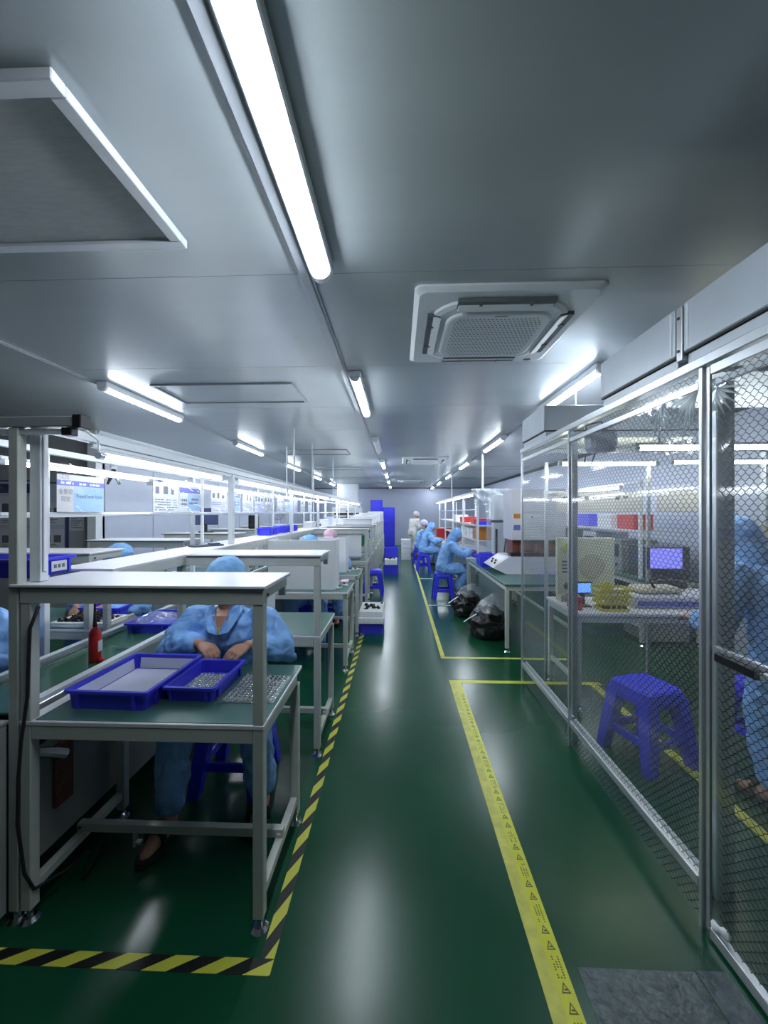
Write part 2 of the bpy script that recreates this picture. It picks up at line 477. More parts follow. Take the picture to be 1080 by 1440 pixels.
def cassette(label, x, y, rich=True):
    t = thing('ceiling_air_conditioner', label, 'air conditioner', (x, y, CEIL), 0, 'cassette air conditioners on the ceiling')
    plate(MB(), [(rrect(.95, .95, .04), -.0005), (rrect(.95, .95, .04), -.012), (rrect(.90, .90, .05), -.028)]).build('face_panel', 'ac_white', t)
    plate(MB(), [(rrect(.76, .76, .20), -.027), (rrect(.75, .75, .20), -.040), (rrect(.70, .70, .18), -.048)]).build('inner_ring', 'ac_white', t)
    plate(MB(), [(rrect(.58, .58, .10), -.047), (rrect(.57, .57, .10), -.058), (rrect(.55, .55, .09), -.062)]).build('grille_panel', 'ac_white', t)
    if rich:
        g = MB()
        n = 22
        for i in range(n):
            for j in range(n):
                px = -.235 + .47 * i / (n - 1) + (.006 if j % 2 else -.006); py = -.235 + .47 * j / (n - 1)
                if math.hypot(max(0, abs(px) - .19), max(0, abs(py) - .19)) > .055: continue
                g.add([(px - .0075, py, -.0628), (px, py - .006, -.0628), (px + .0075, py, -.0628), (px, py + .006, -.0628), (px, py, -.0600)],
                      [(0, 1, 4), (1, 2, 4), (2, 3, 4), (3, 0, 4), (0, 3, 2, 1)])
        o = g.build('grille_holes', 'ac_dark', t); o['kind'] = 'stuff'
    for k in range(4):
        R = Matrix.Rotation(k * PI / 2, 4, 'Z')
        s_ = MB().box(-.25, .25, .325, .395, -.0495, -.030, M=R).build('air_slot', 'ac_dark', t)
        F = R @ Matrix.Translation((0, .35, -.050)) @ Matrix.Rotation(.32, 4, 'X')
        MB().box(-.245, .245, -.030, .028, -.004, .004, .002, M=F).build('louver', 'ac_white', t)
        if rich:
            for sx in (-.13, .13):
                MB().box(sx - .008, sx + .008, .335, .392, -.053, -.047, M=R).build('louver_pin', 'ac_dark', t)
            rb = MB()
            for q in range(7):
                a = PI / 4 + (q - 3) * .105
                rb.box(.405, .425, -.009, .009, -.036, -.027, M=R @ Matrix.Rotation(a, 4, 'Z'))
            rb.build('corner_vents', 'ac_dark', t)
    if rich:
        MB().box(-.035, .035, -.268, -.262, -.0635, -.0600).build('badge', 'ac_dark', t)
        plate(MB(), [(rrect(.05, .03, .014), -.029), (rrect(.05, .03, .014), -.0305)]).build('sensor', 'ac_dark', t).location = (.36, .42, 0)
    return t
cassette('white square cassette air conditioner on ceiling nearest the mesh enclosure', .558, 2.385)
cassette('white cassette air conditioner farther along ceiling above the aisle', .56, 8.35, False)
cassette('small looking cassette air conditioner at far end of the ceiling', .45, 14.2, False)

# ------------------------------------------------------------------ filter outlet and ceiling hatches
t = thing('ceiling_filter', 'white framed pleated air filter on ceiling, upper left', 'air filter', (-1.47, 1.255, CEIL))
W2, D2 = .60, .315
for nm, a in (('b', (-W2, W2, -D2, -D2 + .045)), ('f', (-W2, W2, D2 - .045, D2)), ('l', (-W2, -W2 + .045, -D2 + .045, D2 - .045)), ('r', (W2 - .045, W2, -D2 + .045, D2 - .045))):
    MB().box(*a, -.034, -.0005, .003).build('frame_rail', 'white_metal', t)
pl = MB(); n = 190
x0 = -W2 + .045; dx = (2 * W2 - .09) / n
vs_ = []; fs_ = []
for i in range(2 * n + 1):
    z = -.008 if i % 2 == 0 else -.024
    vs_ += [(x0 + i * dx / 2, -D2 + .045, z), (x0 + i * dx / 2, D2 - .045, z)]
    if i: fs_.append((2 * i - 2, 2 * i - 1, 2 * i + 1, 2 * i))
pl.add(vs_, fs_)
o = pl.build('pleated_media', 'filter_media', t); o['kind'] = 'stuff'
def hatch(label, x0, x1, y0, y1):
    t = thing('ceiling_hatch', label, 'hatch', ((x0 + x1) / 2, (y0 + y1) / 2, CEIL), 0, 'flush hatches in the ceiling')
    w, d = (x1 - x0) / 2, (y1 - y0) / 2
    for a in ((-w, w, -d, -d + .02), (-w, w, d - .02, d), (-w, -w + .02, -d + .02, d - .02), (w - .02, w, -d + .02, d - .02)):
        MB().box(*a, -.016, -.0005, .002).build('frame_rail', 'trunk', t)
    MB().box(-w + .02, w - .02, -d + .02, d - .02, -.006, -.0005).build('hatch_panel', 'ceiling', t)
    for a in ((-w + .02, w - .02, d - .030, d - .0205), (-w + .0205, -w + .030, -d + .02, d - .0305)):
        MB().box(*a, -.0075, -.006).build('seal', 'black_rubber', t)
for i, y in enumerate((3.32, 6.9, 9.6, 12.4, 15.2)):
    hatch(['large flush ceiling hatch nearest the camera, over the left benches', 'second ceiling hatch along the left benches',
           'third ceiling hatch along the left benches', 'fourth ceiling hatch along the left benches', 'farthest ceiling hatch over the left benches'][i], -2.18, -.92, y, y + .58)
for i, y in enumerate((9.6, 12.6)):
    hatch(['nearer ceiling hatch over the right benches', 'farther ceiling hatch over the right benches'][i], 2.0, 3.2, y, y + .58)

# ------------------------------------------------------------------ floor tapes
def tape(name, label, m, x0, x1, y0, y1, z=.0012, along='y', pitch=None):
    me = bpy.data.meshes.new(name)
    me.from_pydata([(x0, y0, z), (x1, y0, z), (x1, y1, z), (x0, y1, z), (x0, y0, 0.0002), (x1, y0, 0.0002), (x1, y1, 0.0002), (x0, y1, 0.0002)], [],
                   [(0, 1, 2, 3), (0, 4, 5, 1), (1, 5, 6, 2), (2, 6, 7, 3), (3, 7, 4, 0)])
    if pitch:
        uv = me.uv_layers.new(name='UVMap')
        for lp in me.loops:
            v = me.vertices[lp.vertex_index].co
            if along == 'y':
                uv.data[lp.index].uv = (v.y / pitch, (x1 - v.x) / (x1 - x0) * .55)
            else:
                uv.data[lp.index].uv = (-v.x / pitch, (v.y - y0) / (y1 - y0) * .55)
    o = link(name, me, m)
    tag(o, label, 'floor tape')
    return o
tape('hazard_tape', 'black and yellow striped floor tape running along left aisle edge', 'hazard', -.472, -.424, 1.312, 5.2, along='y', pitch=.172)
tape('hazard_tape', 'black and yellow striped floor tape across the floor before nearest bench', 'hazard', -2.6, -.424, 1.262, 1.311, along='x', pitch=.172)
tape('floor_tape', 'worn plain yellow floor tape beside the printed tape', 'tape_worn', .463, .512, .5, 3.49)
pt = tape('floor_tape', 'bright yellow floor tape printed with small triangles', 'tape_yellow', .5085, .562, .5, 3.49, z=.0018)
pm = MB()
for k in range(-3, 12):
    y = 1.238 + .175 * k
    if y + .1 > 3.48: break
    for yy in (y - .026, y + .026):
        A = [Vector((.520, yy - .014, 0)), Vector((.550, yy - .014, 0)), Vector((.535, yy + .018, 0))]
        c = sum(A, Vector()) / 3
        B = [c + (p - c) * .62 for p in A]
        vs_ = [(p.x, p.y, .0021) for p in A + B]
        pm.add(vs_, [(0, 1, 4, 3), (1, 2, 5, 4), (2, 0, 3, 5)])
        pm.box(.531, .543, yy - .006, yy - .001, .0020, .0021)
    for r_ in range(3):
        for q in range(9):
            if random.random() < .75:
                xx = .524 + .010 * r_
                pm.box(xx, xx + .005, y + .052 + q * .0075, y + .052 + q * .0075 + .0045, .0020, .00205)
pm.build('tape_print', 'print_dark', pt)['kind'] = 'stuff'
tape('floor_tape', 'yellow floor tape crossing from aisle under the mesh enclosure', 'tape_yellow', .463, 1.80, 3.492, 3.548)
tape('floor_tape', 'yellow floor tape inside the mesh enclosure', 'tape_worn', 1.70, 1.76, .9, 3.49)
tape('floor_tape', 'long narrow yellow floor tape along the far right aisle', 'tape_worn', .448, .492, 4.12, 13.2)
tape('floor_tape', 'thin pale yellow floor tape across, just beyond the mesh enclosure', 'tape_worn', .448, 1.75, 4.07, 4.115)
tape('floor_tape', 'thin whitish floor tape across by the seated worker stool', 'tape_white', .494, 1.6, 6.36, 6.40)
tape('floor_tape', 'thin whitish floor tape across under the second worker', 'tape_white', .494, 1.6, 8.9, 8.94)
plm = MB(); plm.box(.60, .985, .75, 1.325, .0004, .0022, .0008)
tag(plm.build('floor_mat', 'mat_patch'), 'scratched translucent plastic mat on floor by enclosure door', 'mat')
plm = MB(); plm.box(.99, 1.09, .75, 1.33, .0004, .0016, .0006)
tag(plm.build('floor_mat', 'mat_patch'), 'narrow strip of plastic mat against the enclosure door sill', 'mat')
# ------------------------------------------------------------------ workbenches of the left line
BW, BD = .875, .49        # between leg centres
def foot(m, x, y):
    m.cyl((x, y), .011, .012, .05, 8); m.cyl((x, y), .033, .0, .014, 14, .022)
def workbench(label, x, y, shelf=True, mat_on=True, group='grey workbenches of the left line', sl=-.055):
    """origin under the front left leg; the bench runs +x and +y"""
    t = thing('workbench', label, 'workbench', (x, y, 0), 0, group)
    L = .02
    for lx, ly, top in ((0, 0, 1.19 if shelf else .685), (BW, 0, 1.19 if shelf else .685), (0, BD, .685), (BW, BD, .685)):
        lg = MB().box(lx - L, lx + L, ly - L, ly + L, .045, top, .003).build('leg', 'frame_paint', t)
        f = MB(); foot(f, lx, ly); f.build('foot', 'chrome', lg)
    MB().box(-.022, BW + .022, -.022, BD + .05, .737, .753, .002).build('desktop', 'laminate', t)
    if mat_on:
        MB().box(.03, BW + .018, -.012, BD + .045, .753, .7555).build('esd_mat', 'esd_mat', t)
    MB().box(L + .001, BW - L - .001, -.02, .01, .686, .7365, .002).build('front_rail', 'frame_paint', t)
    MB().box(L + .001, BW - L - .001, BD, BD + .02, .686, .7365, .002).build('back_rail', 'frame_paint', t)
    for lx in (0, BW):
        MB().box(lx - .016, lx + .016, L + .001, BD - L - .001, .690, .7365, .002).build('side_rail', 'frame_paint', t)
        MB().box(lx - .016, lx + .016, L + .001, BD - L - .001, .10, .135, .002).build('side_stretcher', 'frame_paint', t)
    c = MB().box(-.016, BW + .016, BD * .50 - .016, BD * .50 + .016, .136, .172, .002).build('cross_stretcher', 'frame_paint', t)
    for lx in (0, BW):
        MB().box(lx - .008, lx + .008, BD * .5 - .0175, BD * .5 - .016, .148, .160).build('bolt', 'chrome', c)
    if shelf:
        sb = MB().box(sl, BW + .03, -.028, .30, 1.247, 1.261, .002).build('shelf_board', 'laminate', t)
        MB().box(sl + .002, BW + .028, -.0295, -.0281, 1.247, 1.252).build('edge_band', 'dark_metal', sb)
        MB().box(-.02, BW + .02, -.022, .012, 1.191, 1.2465, .002).build('shelf_rail', 'frame_paint', t)
        for lx in (0, BW):
            MB().box(lx - .018, lx + .018, .013, .285, 1.205, 1.2465, .003).build('shelf_arm', 'frame_paint', t)
            MB().box(lx - .014, lx + .014, .265, .283, 1.165, 1.2045, .002).build('shelf_bracket', 'alu', t)
        MB().cyl((BW + .019, .03), .005, 1.215, 1.225, 8).build('bolt', 'dark_metal', t)
    return t
XB = -1.385
bench_a = workbench('nearest grey workbench with white upper shelf and green mat', XB, 1.41)
bench_b = workbench('second grey shelf workbench, behind the seated worker', XB, 2.43, sl=.046)
bench_c = workbench('grey workbench without shelf carrying the nearer white screen', XB, 3.73, shelf=False)
bench_d = dup(bench_c, (XB, 4.78, 0), label='grey workbench without shelf carrying the farther white screen')
for i, y in enumerate((6.15, 7.3, 8.4, 9.5, 10.6, 11.8, 13.0)):
    dup(bench_b, (XB, y, 0), label='%s shelf workbench beyond the white screens, left of aisle' % ORD[i])
# the benches on the other side of the belt
XC = -2.93
dup(bench_a, (XC, 1.40, 0), label='workbench of the far side of the belt, cut by the left picture edge')
for i, y in enumerate((2.50, 3.62, 4.8, 6.0, 7.2, 8.4)):
    dup(bench_a, (XC, y, 0), label='%s workbench on the far side of the belt' % ORD[i + 1])

# ------------------------------------------------------------------ belt line between the benches
t = thing('conveyor', 'long green belt conveyor between the two rows of workbenches', 'conveyor', (-1.64, 1.45, 0))
LEN = 12.4
MB().box(-.16, .16, 0, LEN, .738, .748, .003).build('belt', 'belt', t)
for sx in (-1, 1):
    MB().box(sx * .165, sx * .205, -.02, LEN, .62, .765, .004).build('side_rail', 'alu', t)
    MB().box(sx * .1655, sx * .2045, -.02, LEN, .7655, .782).build('rail_strip', 'white_metal', t)  # rail edge, raised to block a ceiling lamp's reflection on the floor
for y in (1.2, 3.0, 5.0, 7.0, 9.0, 11.0):
    for sx in (-.185, .185):
        lg = MB().box(sx - .018, sx + .018, y - .018, y + .018, .045, .6195, .002).build('leg', 'frame_paint', t)
        f = MB(); foot(f, sx, y); f.build('foot', 'chrome', lg)
pn = MB().box(.206, .212, .03, .52, .155, .60, .001).build('side_panel', 'panel_side', t)
MB().box(.19, .2045, .53, LEN, .10, .615, .001).build('light_block_panel', 'panel_side', t)  # closed sides added along the belt to keep lamp light from under the benches
MB().box(-.2045, -.19, .03, LEN, .10, .615, .001).build('light_block_panel', 'panel_side', t)
MB().box(.2125, .228, .10, .19, .30, .56, .004).build('junction_cover', 'rust', pn)
w = MB()
A = [Vector((.2168, .285, .505)), Vector((.2168, .345, .505)), Vector((.2168, .315, .555))]; c = sum(A, Vector()) / 3
B = [c + (p - c) * .78 for p in A]
w.add(A + B, [(0, 1, 4, 3), (1, 2, 5, 4), (2, 0, 3, 5)]); w.build('warning_triangle', 'black_plastic', pn)
MB().tube([(.217, .03, .58), (.235, .08, .55), (.25, .12, .52)], [.014, .018, .020], 8).build('lever', 'alu', pn)
# drive box at the near end
t = thing('control_cabinet', 'worn grey control cabinet at near end of the belt, far left', 'cabinet', (-1.665, 1.28, 0))
MB().box(-.26, .222, -.05, .10, .05, .745, .004).build('body', 'cabinet_paint', t)
MB().box(-.262, .224, -.055, .105, .7455, .760, .003).build('lid', 'cabinet_paint', t)
MB().box(.150, .1535, -.0515, -.0502, .06, .735).build('door_seam', 'black_plastic', t)
for x in (-.2, .18):
    f = MB(); foot(f, x, .02); f.build('foot', 'chrome', t)
MB().box(.17, .2, -.052, -.0502, .30, .33).build('latch', 'dark_metal', t)

# ------------------------------------------------------------------ light rack above the belt
t = thing('light_rack', 'long pale frame with shelf and posts carrying tube lights over benches', 'rack', (-1.40, 1.42, 0))
yp = [0.0, 1.79, 3.64, 5.32, 7.4, 9.4, 11.2, 12.9]
for i, y in enumerate(yp):
    if i == 0:
        p = MB().box(-.052, -.014, -.03, .008, .04, 1.845, .003).build('post', 'frame_paint', t)
        f = MB(); foot(f, -.033, -.011); f.build('foot', 'chrome', p)
        MB().box(-.0135, .032, .014, .05, 1.2635, 1.845, .003).build('post', 'white_metal', t)
        MB().box(.0325, .040, .02, .034, 1.30, 1.84, .002).build('cable_duct', 'white_plastic', t)
    else:
        MB().box(-.022, .018, y - .02, y + .02, 1.2625, 1.845, .003).build('post', 'white_metal', t)
        MB().box(-.24, -.023, y - .015, y + .015, 1.80, 1.84, .002).build('cross_bar', 'white_metal', t)
        MB().box(-.262, -.242, y - .01, y + .01, 1.2625, 1.84, .002).build('rear_post', 'white_metal', t)
MB().box(-.022, .018, .06, 13.2, 1.846, 1.886, .003).build('top_beam', 'white_metal', t)
MB().box(-.85, .20, -.035, .01, 1.846, 1.884, .003).build('front_beam', 'trunk', t)
MB().box(.2005, .235, -.04, .014, 1.84, 1.89, .003).build('end_cap', 'black_plastic', t)
MB().box(.150, .19, -.03, .005, 1.815, 1.8445, .003).build('end_cap', 'black_plastic', t)
MB().box(-.84, .149, -.024, -.004, 1.820, 1.840, .002).build('lower_front_bar', 'white_metal', t)
for z in (1.515, 1.750):
    MB().box(-.255, -.241, .12, 13.2, z, z + .014, .002).build('sheet_rail', 'white_metal', t)
s_ = MB().box(-.245, .055, .36, 13.1, 1.247, 1.262, .002).build('shelf_board', 'laminate', t)
MB().box(.035, .054, .36, 13.1, 1.195, 1.2465, .002).build('shelf_apron', 'frame_paint', s_)
MB().box(-.245, -.225, .36, 13.1, 1.195, 1.2465, .002).build('shelf_apron', 'frame_paint', s_)
for y in (1.0, 1.87, 3.3, 4.9, 6.6, 8.4, 10.2, 12.0):
    MB().box(-.484, -.450, y - .018, y + .018, 0, 1.1945, .003).build('shelf_leg', 'frame_paint', s_)
    MB().box(-.4495, -.2455, y - .015, y + .015, 1.160, 1.1945, .002).build('shelf_arm', 'frame_paint', s_)
    MB().box(-.2455, .034, y - .015, y + .015, 1.1955, 1.2465, .002).build('shelf_arm', 'frame_paint', s_)
MB().tube([(.19, -.01, 1.86), (.185, .05, 1.845), (.15, .15, 1.83), (.06, .27, 1.80), (.04, .34, 1.795)], .005, 6).build('cable', 'white_plastic', t)

def tube_lamp(label, x, y0, length, z, m='lamp_bench', axis='y', grp='tube lights over the benches', r=.0145):
    t = thing('tube_light', label, 'light', (x, y0, z), 0 if axis == 'y' else -PI / 2, grp)
    MB().box(-.016, .016, 0, length, .008, .024, .002).build('mount', 'white_metal', t)
    MB().tube([(0, .03, -.006), (0, length - .03, -.006)], r, 10).build('tube', m, t, True)
    for a in (0.0, length - .03):
        MB().tube([(0, a, -.006), (0, a + .03, -.006)], .017, 10).build('end_cap', 'alu', t)
    return t
MB().box(-.014, .010, .30, 13.2, 1.8255, 1.8455, .002).build('lamp_rail', 'white_metal', t)
for i in range(8):
    tube_lamp('%s bright tube light from the front, over the left benches' % ORD[i], -1.402, 1.76 + 1.55 * i, 1.27 if i < 7 else 1.2, 1.800)
# second, farther rack
t2 = thing('light_rack', 'pale frame carrying tube lights on the far side of the belt', 'rack', (-2.0, 1.5, 0))
for y in (.62, 2.2, 3.9, 5.6, 7.3, 9.0):
    MB().box(-.018, .018, y - .018, y + .018, .0, 1.86, .003).build('post', 'white_metal', t2)
MB().box(-.018, .018, .3, 9.4, 1.8605, 1.895, .003).build('top_beam', 'white_metal', t2)
MB().box(-.45, -.019, 2.19, 2.22, 1.79, 1.83, .002).build('cross_bar', 'frame_paint', t2)
for z in (1.50,):
    MB().box(.019, .031, .3, 9.4, z, z + .014, .002).build('sheet_rail', 'white_metal', t2)
for i, y in enumerate((1.86, 3.18, 4.66, 6.2, 7.7, 9.2)):
    tube_lamp('%s tube light from the front on the farther left rack' % ORD[i], -2.0, y, 1.18, 1.79, r=.011)
# ceiling drop conduits
for i, (x, y) in enumerate(((-1.42, 5.12), (-1.44, 6.3), (-1.42, 8.2), (-1.75, 7.8), (-1.95, 6.6))):
    m = MB(); m.tube([(x + .034, y, 1.887 if x > -1.5 else 1.28), (x + .034, y, CEIL - .001)], .011, 8)
    o = m.build('conduit', 'white_metal'); tag(o, '%s thin vertical conduit dropping from ceiling to the left rack' % ORD[i], 'conduit', 'conduits over the left benches')
# ------------------------------------------------------------------ instruction sheets in clear sleeves, hung on the rack
FX = Matrix(((0, 0, 1, 0), (1, 0, 0, 0), (0, 1, 0, 0), (0, 0, 0, 1)))      # local x -> +y, y -> +z, faces +x
def scribble(m, x0, x1, y0, y1, rows_, seed, h=.4):
    rnd = random.Random(seed)
    dy = (y1 - y0) / rows_
    for r in range(rows_):
        x = x0
        while x < x1 - .006:
            w_ = rnd.uniform(.006, .03)
            if rnd.random() < .8:
                m.box(x, min(x + w_, x1), y0 + r * dy, y0 + r * dy + dy * h, .0014, .0016)
            x += w_ + rnd.uniform(.003, .010)
def flat(name, m, x0, x1, y0, y1, z, parent):
    o = MB().box(x0, x1, y0, y1, z, z + .0003).build(name, m, parent)
    return o
def sheet(label, y, kind, x=-1.628, z=1.53, seed=1):
    t = thing('instruction_sheet', label, 'sheet', (x, y, z), 0, 'sheets hung on the left rack')
    W, Hh = .297, .205
    def fin(o):
        o.data.transform(FX); return o
    rnd = random.Random(seed)
    if kind == 'lens':
        fin(flat('paper', 'paper_pink', 0, W, 0, Hh - .02, 0, t))
        fin(flat('blue_field', 'paper_blue', .098, W - .002, .002, .128, .0006, t))
        fin(flat('header_band', 'paper_band', 0, W, .130, .156, .0006, t))
        text('Fixed lens base', .0285, 'ink', t, FX @ Matrix.Translation((.198, .080, .0014)))
        text('全景胶', .028, 'ink_grey', t, FX @ Matrix.Translation((.050, .098, .0010)))
        text('固定', .028, 'ink_grey', t, FX @ Matrix.Translation((.050, .062, .0010)))
        text('工位', .026, 'ink_grey', t, FX @ Matrix.Translation((.045, .172, .0010)))
        b = MB(); scribble(b, .02, .27, .137, .152, 1, 5, .7); fin(b.build('band_print', 'paper_lilac', t))
    elif kind == 'band':
        fin(flat('paper', 'paper', 0, W, 0, Hh, 0, t))
        fin(flat('header_band', 'paper_band', 0, W, .145, .185, .0006, t))
        fin(flat('blue_field', 'paper_blue', .11, W - .005, .01, .14, .0006, t))
        b = MB(); scribble(b, .13, .28, .06, .12, 2, seed, .55); scribble(b, .01, .10, .05, .11, 2, seed + 1, .6)
        fin(b.build('print', 'ink_grey', t))
    else:
        fin(flat('paper', 'paper_lilac' if kind == 'lilac' else 'paper', 0, W, 0, Hh, 0, t))
        b = MB(); scribble(b, .015, .28, .012, .10, 5, seed, .35)
        fin(b.build('print', 'ink_grey', t))
        b = MB()
        for q in range(3):
            if rnd.random() < .75:
                b.box(.02 + .09 * q, .02 + .09 * q + rnd.uniform(.03, .06), .125, .125 + rnd.uniform(.03, .06), .0008, .0012)
        if b.v: fin(b.build('picture', 'ink_grey', t))
    def P(u, v):
        return (.004 + .005 * math.sin(u * 9 + seed) * (v ** 2) + .003 * math.sin(v * 7 + u * 3), -.006 + u * (W + .012), -.004 + v * (Hh + .03 + .012 * math.sin(u * 6 + seed)))
    MB().grid(P, 14, 10).build('sleeve', 'sleeve', t, True)
    return t
sheet('clear sleeved sheet reading Fixed lens base on the rack', 1.79, 'lens', seed=1)
lab = ['sleeved sheet with small product pictures, next along from Fixed lens base', 'sleeved sheet with blue header, beside the rack post',
       'lilac sleeved sheet just past the second rack post', 'blue headed sleeved sheet past the second rack post',
       'white sleeved sheet in the third bay of the rack', 'lilac sleeved sheet in the third bay of the rack', 'white sleeved sheet by the third rack post',
       'sleeved sheet first beyond the third rack post', 'sleeved sheet second beyond the third rack post', 'lilac sleeved sheet third beyond the third rack post',
       'sleeved sheet fourth beyond the third rack post', 'sleeved sheet fifth beyond the third rack post']
kd = ['pics', 'band', 'lilac', 'band', 'pics', 'lilac', 'pics', 'pics', 'band', 'lilac', 'pics', 'pics']
for i, y in enumerate((2.52, 2.83, 3.32, 3.64, 4.0, 4.34, 4.68, 5.15, 5.5, 5.9, 6.4, 6.95)):
    sheet(lab[i], y, kd[i], seed=10 + i * 3)

# ------------------------------------------------------------------ blue trays and totes
def tray(name, label, cat, loc, w, d, h, rz=0.0, liner=False, group=None, sticker=False, t_=.006, taper=.012, m='blue_plastic'):
    """open plastic tray; origin at the centre of its base"""
    t = thing(name, label, cat, loc, rz, group)
    a, b = w / 2, d / 2
    A = rrect(w - 2 * taper, d - 2 * taper, .012, 3); B = rrect(w - .01, d - .01, .014, 3); C = rrect(w - .01 - 2 * t_, d - .01 - 2 * t_, .010, 3)
    D = rrect(w - 2 * taper - 2 * t_, d - 2 * taper - 2 * t_, .010, 3)
    s_ = MB(); plate(s_, [(A, 0), (B, h), (C, h), (D, t_)]); s_.build('shell', m, t)
    R = MB(); n = len(A)
    o1 = rrect(w + .012, d + .012, .016, 3); o2 = rrect(w - .012, d - .012, .012, 3)
    vs_ = [(p[0], p[1], z) for pts, z in ((o1, h - .010), (o1, h + .001), (o2, h + .001), (o2, h - .010)) for p in pts]
    fs_ = []
    for i in range(4):
        for k in range(n):
            j = (i + 1) % 4
            fs_.append((i * n + k, i * n + (k + 1) % n, j * n + (k + 1) % n, j * n + k))
    R.add(vs_, fs_).build('rim', m, t)
    for sx in (-1, 1):
        for q in (-.34, .34):
            MB().box(sx * (a - taper * .7), sx * (a + .001), q * d - .005, q * d + .005, .006, h - .011).build('rib', m, t)
            MB().box(q * w - .005, q * w + .005, sx * (b - taper * .7), sx * (b + .001), .006, h - .011).build('rib', m, t)
    if liner:
        MB().box(-a + taper + t_ + .004, a - taper - t_ - .004, -b + taper + t_ + .004, b - taper - t_ - .004, t_ + .0005, t_ + .004).build('liner', 'liner', t)
        k = .0075
        for sx in (-1, 1):
            def P(u, v, sx=sx): return (sx * (a - taper - t_ - .003 + v * taper * .55), (u - .5) * (d - .07), .012 + v * (h - .026))
            MB().grid(P, 1, 1).build('liner_wall', 'liner', t)
            def Q(u, v, sx=sx): return ((u - .5) * (w - .07), sx * (b - taper - t_ - .003 + v * taper * .55), .012 + v * (h - .026))
            MB().grid(Q, 1, 1).build('liner_wall', 'liner', t)
    if sticker:
        MB().box(-.045, .045, -b - .0008, -b + .0006, h * .25, h * .80).build('label_sticker', 'paper', t)
    return t
DZ = .7556
ta = tray('parts_tray', 'empty blue tray with pale lining on nearest bench', 'tray', (-1.135, 1.668, DZ), .335, .40, .075, rz=-.03, liner=True, t_=.005)
tb = tray('parts_tray', 'blue tray of small clear lenses under the worker hands', 'tray', (-.850, 1.695, DZ), .215, .30, .060, rz=-.03, t_=.005)
def blister(label, loc, w, d, rz, nx, ny, dark_rows=0):
    t = thing('lens_blister', label, 'lens tray', loc, rz)
    MB().box(-w / 2, w / 2, -d / 2, d / 2, 0, .004, .001).build('sheet', 'blister', t)
    c = MB(); k = MB(); dk = MB()
    for i in range(nx):
        for j in range(ny):
            x = -w / 2 + .014 + (w - .028) * i / (nx - 1); y = -d / 2 + .014 + (d - .028) * j / (ny - 1)
            c.cyl((x, y), .0078, .0042, .012, 8, .0066)
            (dk if j >= ny - dark_rows and i > nx // 2 else k).ball((x, y, .0125), (.0048, .0048, .004), 6, 4)
    o = c.build('cups', 'glass_lens', t); o['kind'] = 'stuff'
    o = k.build('lenses', 'chrome', t, True); o['kind'] = 'stuff'
    if dk.v:
        o = dk.build('dark_lenses', 'black_plastic', t, True); o['kind'] = 'stuff'
    return t
blister('clear lens blister sheet lying inside the blue tray', (-.850, 1.680, DZ + .0065), .168, .225, -.03, 9, 11)
blister('clear blister sheet of lenses at right end of nearest bench', (-.612, 1.675, DZ + .0006), .22, .26, -.02, 10, 12, 3)

tray('parts_bin', 'blue bin with paper sticker on upper shelf, far left', 'bin', (-1.73, 1.60, 1.263), .54, .21, .075, rz=.0, group=None)
st = [o for o in COL.objects if o.name.startswith('parts_bin')][0]
MB().box(.2695, .2712, -.02, .055, .015, .058).build('label_sticker', 'paper', st)
b = MB()
for q in range(3): b.box(.2713, .2716, -.010 + q * .02, .004 + q * .02, .028, .044)
b.build('sticker_print', 'ink_grey', st)
MB().box(-.22, .22, -.07, .07, .03, .056, .01).build('contents', 'foam', st)
tray('parts_tray', 'blue tray of plastic bags across the belt, left of the worker', 'tray', (-1.62, 2.62, .749), .30, .36, .06, rz=0)
bag = MB()
for k in range(5):
    bag.ball((-1.70 + .04 * k, 2.55 + .05 * (k % 3), .80 + .012 * (k % 2)), (.075, .12, .03), 12, 6, Matrix.Rotation(.5 * k, 3, 'Z'))
o = link('plastic_bag', remeshed(bag, .012, 2, .02, .05), 'clear_bag'); tag(o, 'crumpled clear plastic bags heaped in the blue tray', 'bag')
tray('parts_tray', 'blue tray on far side bench behind the black parts', 'tray', (-2.20, 2.86, DZ), .30, .20, .07)

# white foam trays with black parts, far side of the belt
def black_part():
    m = MB(); m.box(-.016, .016, -.010, .010, 0, .014, .002); m.cyl((0, 0), .009, .014, .028, 8); m.box(.012, .030, -.004, .004, .002, .009)
    return m.mesh('lens_holder')
BP = black_part(); BP.materials.append(MATS['black_plastic'])
def scatter(n, cx, cy, w, d, z, label, grp, zmax=.03, s=1.0):
    for k in range(n):
        o = bpy.data.objects.new('lens_holder', BP); COL.objects.link(o)
        x, y = random.uniform(-w / 2, w / 2), random.uniform(-d / 2, d / 2)
        lift = zmax * max(0, 1 - (2 * x / w) ** 2 - (2 * y / d) ** 2) * random.random()
        o.location = (cx + x, cy + y, z + lift)
        o.rotation_euler = (0, 0, random.uniform(0, 6.28)) if zmax < .012 else (random.uniform(-.5, .5), random.uniform(-.5, .5), random.uniform(0, 6.28))
        o.scale = (s, s, s)
        tag(o, label, 'lens part', grp)
def foam_tray(label, loc, w, d, h, rz=0):
    t = thing('foam_tray', label, 'tray', loc, rz)
    MB().box(-w / 2, w / 2, -d / 2, d / 2, 0, h * .55, .004).build('base', 'foam', t)
    for a in ((-w / 2, w / 2, -d / 2, -d / 2 + .018), (-w / 2, w / 2, d / 2 - .018, d / 2), (-w / 2, -w / 2 + .018, -d / 2 + .018, d / 2 - .018), (w / 2 - .018, w / 2, -d / 2 + .018, d / 2 - .018)):
        MB().box(*a, h * .55, h, .003).build('edge', 'foam', t)
    return t
foam_tray('white foam tray under heap of black parts, far side bench', (-2.14, 2.62, DZ), .38, .22, .035)
foam_tray('second white foam tray of black parts by the red bottle', (-2.14, 3.76, DZ), .38, .26, .035)
